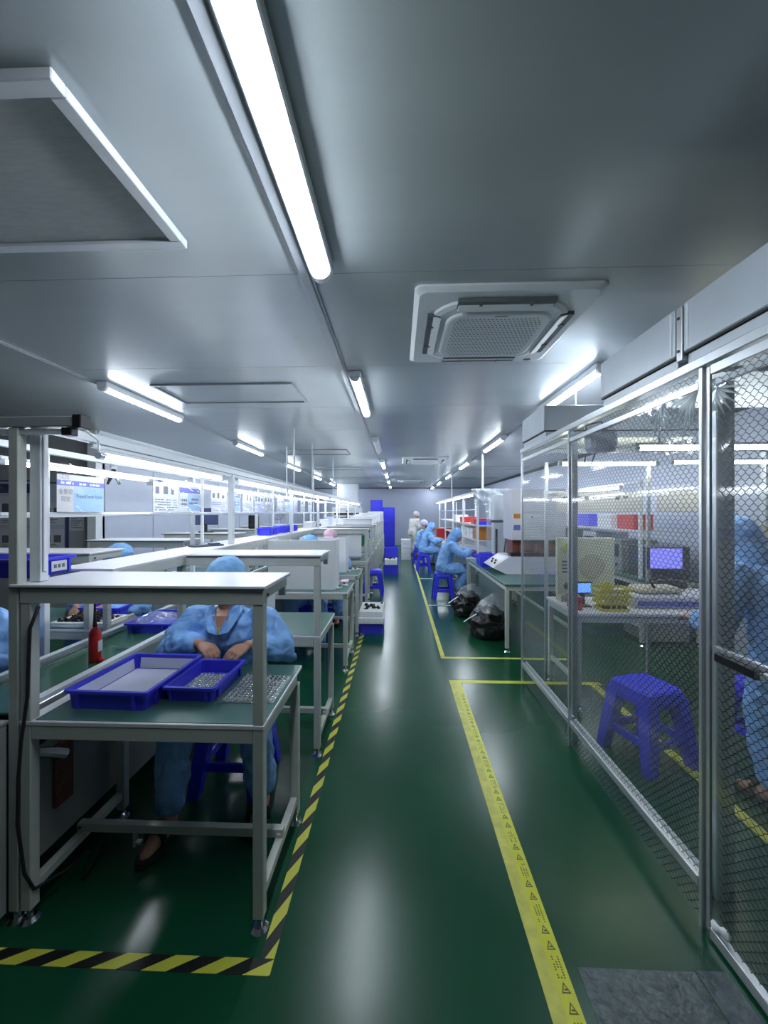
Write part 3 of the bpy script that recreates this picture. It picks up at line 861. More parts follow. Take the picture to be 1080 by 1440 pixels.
scatter(46, -2.15, 2.63, .33, .16, DZ + .021, 'black lens part heaped on the nearer white foam tray', 'black parts on the nearer foam tray', .05)
scatter(34, -2.12, 3.76, .32, .20, DZ + .021, 'black lens part scattered on the farther white foam tray', 'black parts on the farther foam tray', .03)
# red bottle
t = thing('spray_bottle', 'red bottle with long black nozzle standing on the belt', 'bottle', (-1.585, 1.97, .749))
MB().tube([(0, 0, 0), (0, 0, .004), (0, 0, .15), (0, 0, .165), (0, 0, .18)], [.026, .028, .028, .020, .010], 16).build('body', 'red_paint', t, True)
MB().tube([(0, 0, .181), (0, 0, .20), (0, 0, .30)], [.011, .009, .004], 10).build('nozzle', 'black_plastic', t, True)
MB().box(.0, .0285, -.012, .016, .055, .11).build('label_patch', 'paper', t)
MB().tube([(.0, 0, .002), (.04, -.01, .012), (.06, -.015, .004)], [.012, .016, .010], 10).build('cap', 'red_paint', t)
# crumpled white cloth by the tray
m = MB()
for k in range(5): m.ball((-1.375 + .016 * k, 1.78 + .03 * k, .775 + .008 * (k % 2)), (.03, .035, .022), 10, 6)
o = link('wipe', remeshed(m, .008, 1, .02, .03), 'foam'); tag(o, 'crumpled white wipe behind the empty blue tray', 'cloth')
t = thing('tweezers', 'thin metal tweezers lying on the belt', 'tweezers', (-1.52, 2.18, .7495), .5)
for s_ in (-1, 1): MB().tube([(-.09, s_ * .001, .004), (0, s_ * .006, .004), (.07, s_ * .002, .004)], .002, 5).build('arm', 'chrome', t)
# black cable down the nearest post
m = MB(); m.tube([(-1.330, 1.387, 1.18), (-1.355, 1.378, 1.10), (-1.362, 1.376, .85), (-1.385, 1.374, .68), (-1.395, 1.374, .55), (-1.398, 1.374, .38), (-1.372, 1.374, .20), (-1.36, 1.40, .12), (-1.345, 1.52, .08), (-1.31, 1.60, .09)], .006, 7)
tag(m.build('power_cable', 'black_rubber', None, True), 'black cable hanging down the near left bench leg', 'cable')
m = MB(); m.tube([(-1.30, 1.55, .012), (-1.30, 1.62, .05), (-1.27, 1.66, .13), (-1.20, 1.70, .11), (-1.12, 1.80, .02), (-1.2, 1.86, .009)], .006, 7)
tag(m.build('power_cable', 'black_rubber', None, True), 'black cable trailing over stretcher under the nearest bench', 'cable')
t = thing('metal_clip', 'small metal clip hanging under the bench stretcher', 'clip', (-1.15, 1.656, .07))
MB().box(-.004, .004, -.012, .012, .0, .065, .001).build('strap', 'alu', t); MB().box(.004, .028, -.010, .010, .012, .022, .001).build('tongue', 'alu', t)

# ------------------------------------------------------------------ white screens on the bare benches
def screen(label, x0, x1, y, z1, side=.30):
    t = thing('partition_screen', label, 'screen', (x0, y, DZ), 0)
    h = z1 - DZ
    MB().box(0, x1 - x0, 0, .012, .0, h, .002).build('front_board', 'corrugated', t)
    MB().box(x1 - x0 - .012, x1 - x0, .0125, side, .0, h, .002).build('side_board', 'corrugated', t)
    MB().box(0, .012, .0125, side, .0, h, .002).build('side_board', 'corrugated', t)
    MB().box(0, x1 - x0, -.004, -.0005, .0, .012).build('base_strip', 'alu', t)
    return t
screen('white plastic screen standing on bench behind second shelf bench', -1.29, -.625, 3.80, 1.252)
screen('white plastic screen standing farther back beside small parts', -1.26, -.665, 4.90, 1.205)
def hung_screen(label, x0, x1, y, z0, z1):
    t = thing('hanging_panel', label, 'panel', (x0, y, 0)); MB().box(0, x1 - x0, 0, .01, z0, z1, .002).build('board', 'corrugated', t)
    MB().box(0, x1 - x0, -.003, -.0003, z0, z0 + .02).build('lower_edge', 'alu', t)
    return t
hung_screen('white board closing the space under first far shelf bench', -1.30, -.59, 6.19, .80, 1.18)
# small things on benches c and d
def small_part(label, x, y, z=DZ):
    t = thing('plastic_part', label, 'part', (x, y, z), random.random() * 3)
    MB().box(-.03, .03, -.018, .018, 0, .02, .003).build('base', 'white_plastic', t)
    MB().cyl((.012, 0), .012, .0201, .034, 10).build('lens_barrel', 'black_plastic', t)
for i, (x, y) in enumerate(((-.60, 3.90), (-.56, 4.05), (-.63, 5.05), (-.58, 5.12), (-.53, 5.20), (-.60, 5.25))):
    small_part(['small white part at front corner of screen bench', 'small white part beside nearer white screen', 'small white part left of its group by farther screen',
                'small white part in middle of group by farther screen', 'small white part at bench edge by farther screen', 'small white part rearmost by farther screen'][i], x, y)
def rnd_box(label, x0, x1, y0, y1, z0, z1, m='white_plastic', name='carton', cat='box', face=None):
    t = thing(name, label, cat, ((x0 + x1) / 2, (y0 + y1) / 2, z0))
    w, d, h = (x1 - x0) / 2, (y1 - y0) / 2, z1 - z0
    MB().box(-w, w, -d, d, 0, h * .82, .004).build('body', m, t)
    MB().box(-w - .004, w + .004, -d - .004, d + .004, h * .82 + .0005, h, .004).build('lid', m, t)
    if face: MB().box(-w * .4, w * .4, -d - .0015, -d, h * .3, h * .6).build('label_patch', face, t)
    return t
rnd_box('pink folded wipe pack on bench beside nearer white screen', -.62, -.545, 4.14, 4.27, DZ, DZ + .03, 'cloth_pink', 'wipe_pack', 'pack')
rnd_box('red topped box on second shelf bench behind the worker cap', -1.10, -.93, 2.72, 2.90, DZ, DZ + .30, 'white_plastic', 'carton', 'box')
bpy.data.objects['carton'].children[1].data.materials[0] = MATS['red_paint']
# things on the shelves of the rack
for i in range(5):
    tray('small_bin', '%s small blue bin from the front on the rack shelf' % ORD[i], 'bin', (-1.52 - .01 * (i % 2), 4.40 + .23 * i + (.12 if i > 1 else 0), 1.2625), .16, .15, .085, group='small blue bins on the rack shelf')
m = MB(); m.box(-.12, .12, -.05, .05, 0, .012, .004); m.box(.02, .10, -.03, .03, .0125, .022, .004)
o = m.build('tool_pouch', 'cloth_dark'); o.location = (-1.50, 2.98, 1.2625); o.rotation_euler = (0, 0, .9); tag(o, 'dark flat pouch lying on the rack shelf', 'pouch')
for i, (y, m_, h) in enumerate(((6.5, 'white_plastic', .10), (6.95, 'black_plastic', .05), (7.7, 'white_plastic', .12), (8.3, 'paper_lilac', .16), (9.3, 'white_plastic', .12), (10.2, 'white_plastic', .10))):
    rnd_box('%s small carton from the front on far rack shelf' % ORD[i], -1.60, -1.45, y, y + .3, 1.2626, 1.2626 + h, m_)
for i, (y, h) in enumerate(((8.42, .13), (9.52, .16), (10.62, .20), (11.82, .24))):
    rnd_box('%s pale carton on the shelves of far left benches' % ORD[i], -1.2, -.56, y, y + .26, 1.2616, 1.2616 + h, 'white_plastic')
for i, y in enumerate((6.3, 7.45, 8.55, 9.65)):
    t = thing('test_fixture', '%s greenish test fixture on far left shelf benches' % ORD[i], 'fixture', (-.72, y + .12, DZ + .0002))
    MB().box(-.10, .10, -.10, .12, 0, .10, .006).build('base', 'device_grey', t)
    MB().box(-.07, .06, -.02, .10, .1005, .32, .006).build('tower', 'green_pcb' if i % 2 else 'device_grey', t)
    MB().tube([(.05, -.05, .10), (.10, -.06, .20), (.08, 0, .30), (.02, .04, .33)], .008, 6).build('hose', 'cloth_blue', t)
    MB().cyl((.07, -.06), .02, .1005, .14, 10).build('knob', 'yellow_plastic', t)
# ------------------------------------------------------------------ stools
def stool(label, x, y, rz=0.0, h=.455):
    t = thing('stool', label, 'stool', (x, y, 0), rz, 'blue plastic stools')
    a = .145
    s_ = MB(); plate(s_, [(rrect(2 * a + .02, 2 * a + .02, .04), h - .06), (rrect(2 * a, 2 * a, .04), h - .012), (rrect(2 * a - .03, 2 * a - .03, .04), h)])
    s_.build('seat', 'blue_stool', t)
    for sx in (-1, 1):
        for sy in (-1, 1):
            top = Vector((sx * (a - .035), sy * (a - .035), h - .055)); bot = Vector((sx * (a + .02), sy * (a + .02), 0))
            w1, w2 = .040, .030
            vs_ = []
            for p, w in ((bot, w2), (top, w1)):
                vs_ += [(p.x - w, p.y - w, p.z), (p.x + w, p.y - w, p.z), (p.x + w, p.y + w, p.z), (p.x - w, p.y + w, p.z)]
            MB().add(vs_, [(3, 2, 1, 0), (4, 5, 6, 7), (0, 1, 5, 4), (1, 2, 6, 5), (2, 3, 7, 6), (3, 0, 4, 7)]).build('leg', 'blue_stool', t)
    for k in range(4):
        R = Matrix.Rotation(k * PI / 2, 4, 'Z')
        MB().box(-a + .02, a - .02, a - .012, a + .006, .12, .17, .004, M=R).build('brace', 'blue_stool', t)
        MB().box(-a + .03, a - .03, a - .018, a + .002, h - .10, h - .0605, .004, M=R).build('skirt', 'blue_stool', t)
    return t

# ------------------------------------------------------------------ people
def frame(d, up=(0, 0, 1)):
    d = Vector(d).normalized(); up = Vector(up)
    x = d.cross(up)
    if x.length < 1e-4: x = d.cross(Vector((1, 0, 0)))
    x.normalize()
    return x, d, x.cross(d)
def hand(m, wrist, d, pn, thumb, curl, s=1.0):
    """palm and five fingers; d = pointing direction, pn = palm normal (the side fingers curl to), thumb = lateral direction of the thumb"""
    w = Vector(wrist); d = Vector(d).normalized(); pn = Vector(pn); pn = (pn - d * pn.dot(d)).normalized()
    lt = Vector(thumb); lt = (lt - d * lt.dot(d) - pn * lt.dot(pn)).normalized()
    k = s
    m.loft([(w - d * .02 * k, lt * .024 * k, pn * .017 * k), (w + d * .01 * k, lt * .027 * k, pn * .017 * k), (w + d * .045 * k, lt * .038 * k, pn * .015 * k),
            (w + d * .085 * k, lt * .041 * k, pn * .0125 * k), (w + d * .093 * k, lt * .036 * k, pn * .008 * k)], 14)
    for off, ln in ((.030, .070), (.010, .080), (-.011, .075), (-.031, .058)):
        p = w + d * (.083 - abs(off) * .15) * k + lt * off * k
        pts = [p - d * .01 * k]; rr = [.0092 * k]
        dd = (d + lt * off * 1.5).normalized(); a = 0
        for j, fr in enumerate((.42, .32, .26)):
            a += curl * (.55, .9, .7)[j]
            v = dd * math.cos(a) + pn * math.sin(a)
            p = p + v * ln * fr * k
            pts.append(p.copy()); rr.append((.0088, .0080, .0070)[j] * k)
        m.limb(pts, rr, 8)
    p0 = w + d * .022 * k + lt * .022 * k; p1 = p0 + (d * .65 + lt * .75 + pn * .25).normalized() * .034 * k
    p2 = p1 + (d * .85 + lt * .25 + pn * .45).normalized() * .030 * k; p3 = p2 + (d * .9 + pn * (.3 + curl * .3)).normalized() * .024 * k
    m.limb([p0, p1, p2, p3], [.014 * k, .0115 * k, .0098 * k, .0085 * k], 8)

def person(label, loc, rz, J, top='cloth_blue', legs='cloth_blue', head='cap', headcol='cloth_cap', voxel=.009, group=None, mask=None, folds=.03):
    """J: joints in local space (facing +y): hip, waist, chest, neck, head, look(pitch), sho, elb, wri, hdir (right,left pairs), knee, ank, toe"""
    t = thing('person', label, 'person', loc, rz, group)
    V = Vector
    hip, waist, chest, neck, hd = (V(J[k]) for k in ('hip', 'waist', 'chest', 'neck', 'head'))
    X = V((1, 0, 0)); X.rotate(Euler((0, 0, J.get('twist', 0))))
    Yv = V((0, 1, 0)); Yv.rotate(Euler((0, 0, J.get('twist', 0))))
    pitch = J.get('look', .3); yaw = J.get('yaw', 0)
    HM = Euler((-pitch, 0, yaw), 'XYZ').to_matrix()
    HM = Matrix.Rotation(yaw, 3, 'Z') @ Matrix.Rotation(-pitch, 3, 'X')
    b = MB(); c = MB(); tr = MB()
    def torso(m, g):
        up = (neck - hip).normalized()
        fw = (Yv - up * Yv.dot(up)).normalized()
        m.loft([(hip - V((0, 0, .09)), X * (.13 + g), Yv * (.10 + g)), (hip, X * (.165 + g), Yv * (.115 + g)), (waist, X * (.14 + g * 1.2), fw * (.10 + g * 1.2)),
                (chest, X * (.165 + g), fw * (.115 + g)), (chest * .45 + neck * .55, X * (.145 + g), fw * (.085 + g * .8)), (neck - up * .03, X * (.075 + g * .6), fw * (.06 + g * .5)),
                (neck + up * .005, X * (.05 + g * .4), fw * (.05 + g * .4))], 20)
    torso(b, 0.0)
    torso(c, .022)
    # head and neck
    b.limb([neck - V((0, 0, .03)), neck + (hd - neck) * .6], [.052, .050], 14)
    def H(p): return hd + HM @ V(p)
    b.ball(hd, (.074, .092, .108), 18, 14, HM)
    b.ball(H((0, .030, -.055)), (.054, .058, .060), 14, 10, HM)                    # jaw
    b.limb([H((0, .086, .012)), H((0, .103, -.020)), H((0, .100, -.028))], [.009, .013, .013], 8)   # nose
    b.ball(H((0, .083, .032)), (.055, .014, .012), 10, 6, HM)                      # brow
    b.ball(H((0, .086, -.055)), (.024, .010, .010), 10, 6, HM)                     # mouth swell
    for sx in (-1, 1):
        b.ball(H((sx * .074, .0, -.010)), (.010, .020, .032), 8, 6, HM)
    for i in (0, 1):
        sh, el, wr = V(J['sho'][i]), V(J['elb'][i]), V(J['wri'][i])
        b.limb([sh, sh.lerp(el, .5), el, el.lerp(wr, .4), wr], [.056, .048, .040, .039, .026], 12)
        hd_, pn_, th_ = J['hand'][i]
        hand(b, wr, hd_, pn_, th_, J.get('curl', .5))
        cuff = el.lerp(wr, .90)
        c.limb([sh + V((0, 0, .004)), sh.lerp(el, .35), sh.lerp(el, .8), el, el.lerp(wr, .35), el.lerp(wr, .75)], [.076, .078, .076, .074, .070, .058], 14)
        c.tube([el.lerp(wr, .72), el.lerp(wr, .86), cuff], [.058, .046, .036], 14)
        hp = hip + X * (.085 if i == 0 else -.085) - V((0, 0, .02)); kn, an, to = V(J['knee'][i]), V(J['ank'][i]), V(J['toe'][i])
        b.limb([hp, hp.lerp(kn, .5), kn, kn.lerp(an, .35), an], [.088, .075, .056, .054, .036], 12)
        b.limb([an - V((0, 0, .01)), an.lerp(to, .5) - V((0, 0, .012)), to], [.040, .040, .028], 10)
        tr.limb([hp, hp.lerp(kn, .5), kn, kn.lerp(an, .4), kn.lerp(an, .80)], [.108, .098, .084, .082, .074], 14)
        tr.tube([kn.lerp(an, .78), kn.lerp(an, .90), kn.lerp(an, .96)], [.075, .066, .052], 14)
    tr.loft([(hip - V((0, 0, .115)), X * .13, Yv * .115), (hip - V((0, 0, .06)), X * .185, Yv * .135), (hip + V((0, 0, .05)), X * .18, Yv * .13), (hip + V((0, 0, .10)), X * .15, Yv * .11)], 18)
    body = link('body', remeshed(b, min(voxel, J.get('bvox', voxel)), 3), 'skin', t)
    cw = link('jacket', remeshed(c, max(.008, voxel), 4, folds, .07), top, t)
    tw = link('trousers', remeshed(tr, max(.009, voxel), 4, folds * 1.2, .08), legs, t)
    # face details
    for sx in (-1, 1):
        MB().ball(H((sx * .032, .082, .008)), (.011, .007, .006), 8, 6, HM).build('eye', 'eye', t, True)
    MB().ball(H((0, .094, -.058)), (.020, .006, .006), 8, 6, HM).build('mouth', 'lips', t, True)
    if head == 'cap':
        m = MB(); m.ball(H((0, -.016, .040)), (.104, .118, .092), 22, 14, HM)
        o = link('cap', remeshed(m, .010, 2, .016, .035), headcol, t)
        MB().loft([(H((0, -.012, .000)), HM @ V((.088, 0, 0)), HM @ V((0, .100, 0))), (H((0, -.012, .016)), HM @ V((.098, 0, 0)), HM @ V((0, .112, 0)))], 22).build('cap_band', headcol, o)
    elif head == 'visor':
        m = MB(); m.ball(H((0, -.014, .045)), (.096, .110, .085), 22, 14, HM)
        o = link('cap', remeshed(m, .010, 2, .012, .05), headcol, t)
        m = MB(); m.ball(H((0, .10, .030)), (.075, .055, .012), 16, 8, HM); m.build('visor', headcol, o, True)
        m = MB(); m.ball(H((0, -.045, -.01)), (.088, .075, .095), 16, 10, HM); m.build('hair', 'hair', t, True)
    elif head == 'hood':
        m = MB()
        m.ball(H((0, -.030, .020)), (.100, .108, .122), 22, 14, HM)
        m.limb([neck - V((0, 0, .05)), neck + V((0, -.005, .02)), H((0, -.035, -.02))], [.125, .090, .090], 16)
        link('hood', remeshed(m, .010, 3, .018, .05), headcol, t)
    if mask:
        m = MB(); m.ball(H((0, .060, -.045)), (.058, .056, .050), 16, 10, HM); m.build('face_mask', mask, t, True)
    # shoes
    for i in (0, 1):
        an, to = V(J['ank'][i]), V(J['toe'][i])
        d = (to - an); d.z = 0; d.normalize()
        x = V((d.y, -d.x, 0))
        m = MB()
        base = V((an.x, an.y, .0)); pts = []
        for f_, w_ in ((-.055, .030), (-.03, .038), (.06, .038), (.13, .044), (.175, .034), (.195, .012)):
            pts.append((f_, w_))
        ol = [base + d * f_ + x * w_ for f_, w_ in pts] + [base + d * f_ - x * w_ for f_, w_ in reversed(pts)]
        zb = an.z - .072
        n = len(ol)
        vs_ = [(p.x, p.y, zb) for p in ol] + [(p.x, p.y, zb + .022) for p in ol]
        m.add(vs_, [tuple(range(n)), tuple(range(2 * n - 1, n - 1, -1))] + [(k, (k + 1) % n, (k + 1) % n + n, k + n) for k in range(n)])
        o = m.build('sandal', 'sandal', t)
        P = base + d * .09
        MB().tube([P + x * .042 + V((0, 0, zb + .02)), P + x * .036 + V((0, 0, zb + .065)), P + V((0, 0, zb + .08)), P - x * .036 + V((0, 0, zb + .065)), P - x * .042 + V((0, 0, zb + .02))], .012, 8, flat=1.6).build('strap', 'sandal', o)
    return t
def sit(lean=.10, **kw):
    J = dict(hip=(0, 0, .56), waist=(0, .02 + lean * .25, .72), chest=(0, .03 + lean * .7, .87), neck=(0, .03 + lean * 1.1, 1.01), head=(0, .06 + lean * 1.5, 1.135), look=.45,
             sho=[(.165, .03 + lean, .95), (-.165, .03 + lean, .95)], elb=[(.26, .18 + lean, .76), (-.26, .18 + lean, .76)], wri=[(.10, .40 + lean, .82), (-.10, .40 + lean, .82)],
             hand=[((-.5, .8, -.2), (-.2, -.2, -1), (-.9, -.2, .1)), ((.5, .8, -.2), (.2, -.2, -1), (.9, -.2, .1))],
             knee=[(.14, .42, .53), (-.14, .42, .53)], ank=[(.13, .38, .085), (-.13, .38, .085)], toe=[(.14, .53, .035), (-.14, .53, .035)], curl=.55)
    J.update(kw)
    return J
# the worker at the nearest bench (faces the camera)
stool('blue plastic stool under the worker at nearest bench', -.93, 2.21)
person('person in blue smock and blue cap handling lenses at nearest bench', (-.93, 2.22, 0), PI,
       sit(.09, bvox=.0048, sho=[(.175, .10, .945), (-.175, .10, .945)], elb=[(.31, .15, .80), (-.325, .13, .785)], wri=[(.085, .265, .853), (-.165, .275, .853)],
           hand=[((-.80, .55, -.18), (-.25, .15, -1), (-.5, -.5, -.35)), ((.45, .85, -.20), (.3, .1, -1), (.9, -.4, -.1))], curl=.62, look=.55,
           head=(0, .155, 1.15), knee=[(.17, .33, .54), (-.20, .30, .54)], ank=[(.155, .42, .085), (-.235, .26, .085)], toe=[(.17, .57, .035), (-.25, .40, .035)]), folds=.03, voxel=.008)
wk = [o for o in COL.objects if o.name.startswith('person')][0]
jk = [o for o in wk.children if o.name.startswith('jacket')][0]
# open collar, neck skin and shirt
m = MB(); m.add([(-.045, .222, .985), (.045, .222, .985), (.0, .245, .895), (-.04, .16, 1.02), (.04, .16, 1.02)], [(0, 2, 1), (0, 1, 4, 3)]); m.build('neck_opening', 'skin', jk)
m = MB(); m.add([(-.018, .2400, .930), (.018, .2400, .930), (0, .2490, .893)], [(0, 2, 1)]); m.build('shirt', 'cloth_yellow', jk)
for sx in (-1, 1):
    m = MB()
    P = [Vector((sx * .070, .135, 1.045)), Vector((sx * .040, .205, 1.02)), Vector((sx * .002, .255, .895)), Vector((sx * .050, .245, .905)), Vector((sx * .088, .205, .975)), Vector((sx * .095, .14, 1.02))]
    n = len(P); off = Vector((sx * .004, .006, .004))
    m.add([p for p in P] + [p + off for p in P], [tuple(range(n)), tuple(range(2 * n - 1, n - 1, -1))] + [(k, (k + 1) % n, (k + 1) % n + n, k + n) for k in range(n)])
    m.build('collar', 'cloth_blue', jk)
# workers of the left line
stool('blue plastic stool of the worker at left picture edge', -2.30, 2.10)
person('person in blue smock at left picture edge behind the belt', (-2.30, 2.10, 0), PI, sit(.10, elb=[(.28, .14, .78), (-.33, .10, .78)]), voxel=.011)
stool('blue plastic stool behind the nearer white screen', -1.02, 4.55)
person('person in blue cap hidden behind the nearer white screen', (-1.02, 4.56, 0), PI, sit(.05, look=.3, knee=[(.16, .36, .53), (-.16, .36, .53)], wri=[(.10, .26, .83), (-.10, .26, .83)], elb=[(.26, .14, .76), (-.26, .14, .76)], ank=[(.15, .3, .085), (-.15, .3, .085)], toe=[(.15, .45, .035), (-.15, .45, .035)]), voxel=.012)
stool('blue plastic stool behind the farther white screen', -.98, 5.62)
person('person in pink visored cap behind the farther white screen', (-.98, 5.63, 0), PI, sit(.02, look=.15, head=(0, .09, 1.16), knee=[(.16, .36, .53), (-.16, .36, .53)], wri=[(.10, .26, .83), (-.10, .26, .83)], elb=[(.26, .14, .76), (-.26, .14, .76)], ank=[(.15, .3, .085), (-.15, .3, .085)], toe=[(.15, .45, .035), (-.15, .45, .035)]), head='visor', headcol='cloth_pink', voxel=.012)
stool('blue plastic stool of worker behind second bench across the belt', -2.30, 3.25)
person('person in blue cap just showing above shelf across the belt', (-2.30, 3.26, 0), PI, sit(.06, look=.4), voxel=.012)
# workers of the right line (face the right-hand benches)
stool('blue plastic stool of the nearest hooded worker on the right', .80, 6.98)
person('person in hooded blue coverall seated nearest, right of the aisle', (.80, 6.98, 0), -PI / 2,
       sit(.10, look=.6, head=(0, .24, 1.10), neck=(0, .15, 1.00), wri=[(.10, .50, .86), (-.08, .50, .86)], elb=[(.25, .30, .78), (-.25, .30, .78)], ank=[(.13, .25, .15), (-.13, .28, .12)], toe=[(.14, .40, .10), (-.14, .43, .07)], knee=[(.15, .42, .50), (-.15, .42, .50)]),
       head='hood', headcol='cloth_blue', voxel=.011, folds=.03)
stool('blue plastic stool of the second hooded worker on the right', .66, 10.2)
person('person in hooded blue coverall, second seated on the right', (.66, 10.2, 0), -PI / 2, sit(.10, look=.5, head=(0, .22, 1.12)), head='hood', headcol='cloth_blue', voxel=.013)
stool('blue plastic stool of the seated worker in round cap', .60, 11.5)
person('person in blue smock and round cap, farthest seated on right', (.60, 11.5, 0), -PI / 2, sit(.08, look=.35, head=(0, .17, 1.17)), head='cap', headcol='paper_lilac', voxel=.013, mask='cloth_dark')
person('person in white coverall and cap standing at far aisle end', (.50, 13.5, 0), -PI * .30,
       dict(hip=(0, 0, .84), waist=(0, .03, 1.0), chest=(0, .07, 1.16), neck=(0, .11, 1.30), head=(0, .17, 1.42), look=.55, sho=[(.17, .08, 1.24), (-.17, .08, 1.24)],
            elb=[(.24, .10, 1.0), (-.24, .10, 1.0)], wri=[(.14, .30, .95), (-.14, .30, .95)], hand=[((-.4, .9, -.1), (-.2, 0, -1), (-.9, -.2, .1)), ((.4, .9, -.1), (.2, 0, -1), (.9, -.2, .1))],
            knee=[(.10, .02, .46), (-.10, .02, .46)], ank=[(.10, -.02, .085), (-.10, -.02, .085)], toe=[(.11, .14, .035), (-.11, .14, .035)], curl=.5),
       top='cloth_white', legs='cloth_white', headcol='cloth_white', voxel=.013, mask='cloth_dark')
# worker inside the enclosure, seen from behind at the right picture edge
person('person in blue coverall with back turned inside the mesh enclosure', (2.04, 2.10, 0), .25,
       dict(hip=(0, 0, .84), waist=(0, .04, .98), chest=(0, .10, 1.12), neck=(0, .17, 1.25), head=(0, .25, 1.36), look=.6, sho=[(.18, .12, 1.19), (-.18, .12, 1.19)],
            elb=[(.30, .16, .95), (-.33, .10, .93)], wri=[(.16, .38, .92), (-.20, .34, .90)], hand=[((-.4, .9, -.1), (-.2, 0, -1), (-.9, -.2, .1)), ((.4, .9, -.1), (.2, 0, -1), (.9, -.2, .1))],
            knee=[(.11, .04, .46), (-.11, .04, .46)], ank=[(.11, -.02, .085), (-.11, -.02, .085)], toe=[(.12, .14, .035), (-.12, .14, .035)], curl=.5),
       head='hood', headcol='cloth_blue', voxel=.012, folds=.035)
# ------------------------------------------------------------------ mesh-film enclosure on the right
FXX = 1.12
t = thing('enclosure', 'clear film enclosure with black hexagon mesh in aluminium frame, right of aisle', 'enclosure', (FXX, 1.47, 0))
PY = [0.0, 1.11, 2.08]                    # posts at y = 1.47, 2.58, 3.55
for y in PY:
    MB().box(-.008, .010, y - .008, y + .008, .0, 2.06, .002).build('post', 'alu', t)
MB().box(.13, .18, .10, .15, 0, 2.06, .003).build('inner_post', 'alu', t)
MB().box(.205, .235, .14, .17, 0, 2.06, .003).build('inner_post', 'white_metal', t)
MB().box(.03, .07, 1.14, 1.18, 0, 2.06, .003).build('inner_post', 'alu', t)
MB().box(2.1, 2.15, 2.05, 2.10, 0, 2.06, .003).build('inner_post', 'alu', t)
MB().box(-.016, .03, -.95, 2.095, 2.061, 2.098, .003).build('top_rail', 'alu', t)
MB().box(-.006, .022, .0135, 1.0965, 1.985, 2.012, .002).build('upper_rail', 'alu', t)
MB().box(-.006, .022, 1.1235, 2.0665, 1.985, 2.012, .002).build('upper_rail', 'alu', t)
MB().box(.032, 2.15, 2.06, 2.10, 2.061, 2.098, .003).build('top_rail', 'alu', t)
for a, b in ((.0135, 1.0965), (1.1235, 2.0665)):
    MB().box(-.006, .024, a, b, .135, .175, .003).build('bottom_rail', 'alu', t)
    MB().box(.0245, .040, a, b, .150, .185, .003).build('inner_rail', 'white_metal', t)
def film_panel(parent, y0, y1, z0, z1, seed, pucker=None):
    rnd = random.Random(seed)
    ph = [rnd.uniform(0, 6) for _ in range(4)]
    def bulge(y, z):
        d = .006 * math.sin(1.7 * y + ph[0]) * math.sin(2.1 * z + ph[1]) + .0006 * math.sin(5.1 * y + 2.2 * z + ph[2]) + .0001 * math.sin(9 * z - 4 * y + ph[3])
        if pucker:
            for py, pz, R in pucker:
                r = math.hypot(y - py, z - pz)
                if r < R: d += .0035 * (1 - r / R) * math.sin(11 * math.atan2(z - pz, y - py) + 2.5 * math.sin(r * 22))
        return d
    MB().grid(lambda u, v: (.004 + bulge(y0 + u * (y1 - y0), z0 + v * (z1 - z0)), y0 + u * (y1 - y0), z0 + v * (z1 - z0)), 44, 90).build('film_panel', 'film', parent, True)
    g = MB(); px, rp, e, w = .030, .0165, .0055, .00115
    def seg(a, b):
        dx_, dz_ = b[0] - a[0], b[1] - a[1]; L = math.hypot(dx_, dz_)
        nx, nz = -dz_ / L * w, dx_ / L * w
        g.add([(.0025 + bulge(*a), a[0] + nx, a[1] + nz), (.0025 + bulge(*a), a[0] - nx, a[1] - nz), (.0025 + bulge(*b), b[0] - nx, b[1] - nz), (.0025 + bulge(*b), b[0] + nx, b[1] + nz)], [(0, 1, 2, 3)])
    nr = int((z1 - z0) / rp); nc = int((y1 - y0) / px)
    for r in range(nr):
        for c in range(nc):
            y = y0 + .004 + c * px + (px / 2 if r % 2 else 0); z = z0 + .006 + r * rp
            if y + px > y1 or z + rp > z1: continue
            a = (y, z); b = (y, z + e); c1 = (y + px / 2, z + rp); d1 = (y - px / 2, z + rp)
            seg(a, b)
            seg(b, c1)
            if d1[0] > y0: seg(b, d1)
    me = bpy.data.meshes.new('mesh_grid'); me.from_pydata([tuple(v) for v in g.v], [], g.f)
    o = link('mesh_grid', me, 'black_plastic', parent); o['kind'] = 'stuff'
film_panel(t, 1.124, 2.066, .012, 2.055, 3)
film_panel(t, .014, 1.096, .012, 2.055, 4, pucker=((.06, 1.93, .22), (.25, 1.90, .16)))
MB().box(.03, .033, -.02, .55, 2.035, 2.06).build('film_hem', 'wrap', t)
# crinkled gathers of film tied to the rail
for i, (gy, gz, n_) in enumerate(((.20, 1.985, 8), (.02, 1.985, 9))):
    m = MB()
    for k in range(n_):
        a = (-2.2 + 1.5 * k / (n_ - 1)) if i == 0 else (-1.5 + 1.3 * k / (n_ - 1))
        q = Vector((.0, math.cos(a), math.sin(a)))
        p0 = Vector((-.004, gy, gz)); L = (.07 if i == 0 else .12) + .07 * ((k * 7) % 3) / 2
        m.tube([p0, p0 + q * L * .5 + Vector((-.010, 0, 0)), p0 + q * L + Vector((0, .004, 0))], [.002, .006, .002], 6)
    m.build('film_gather', 'wrap', t, True)
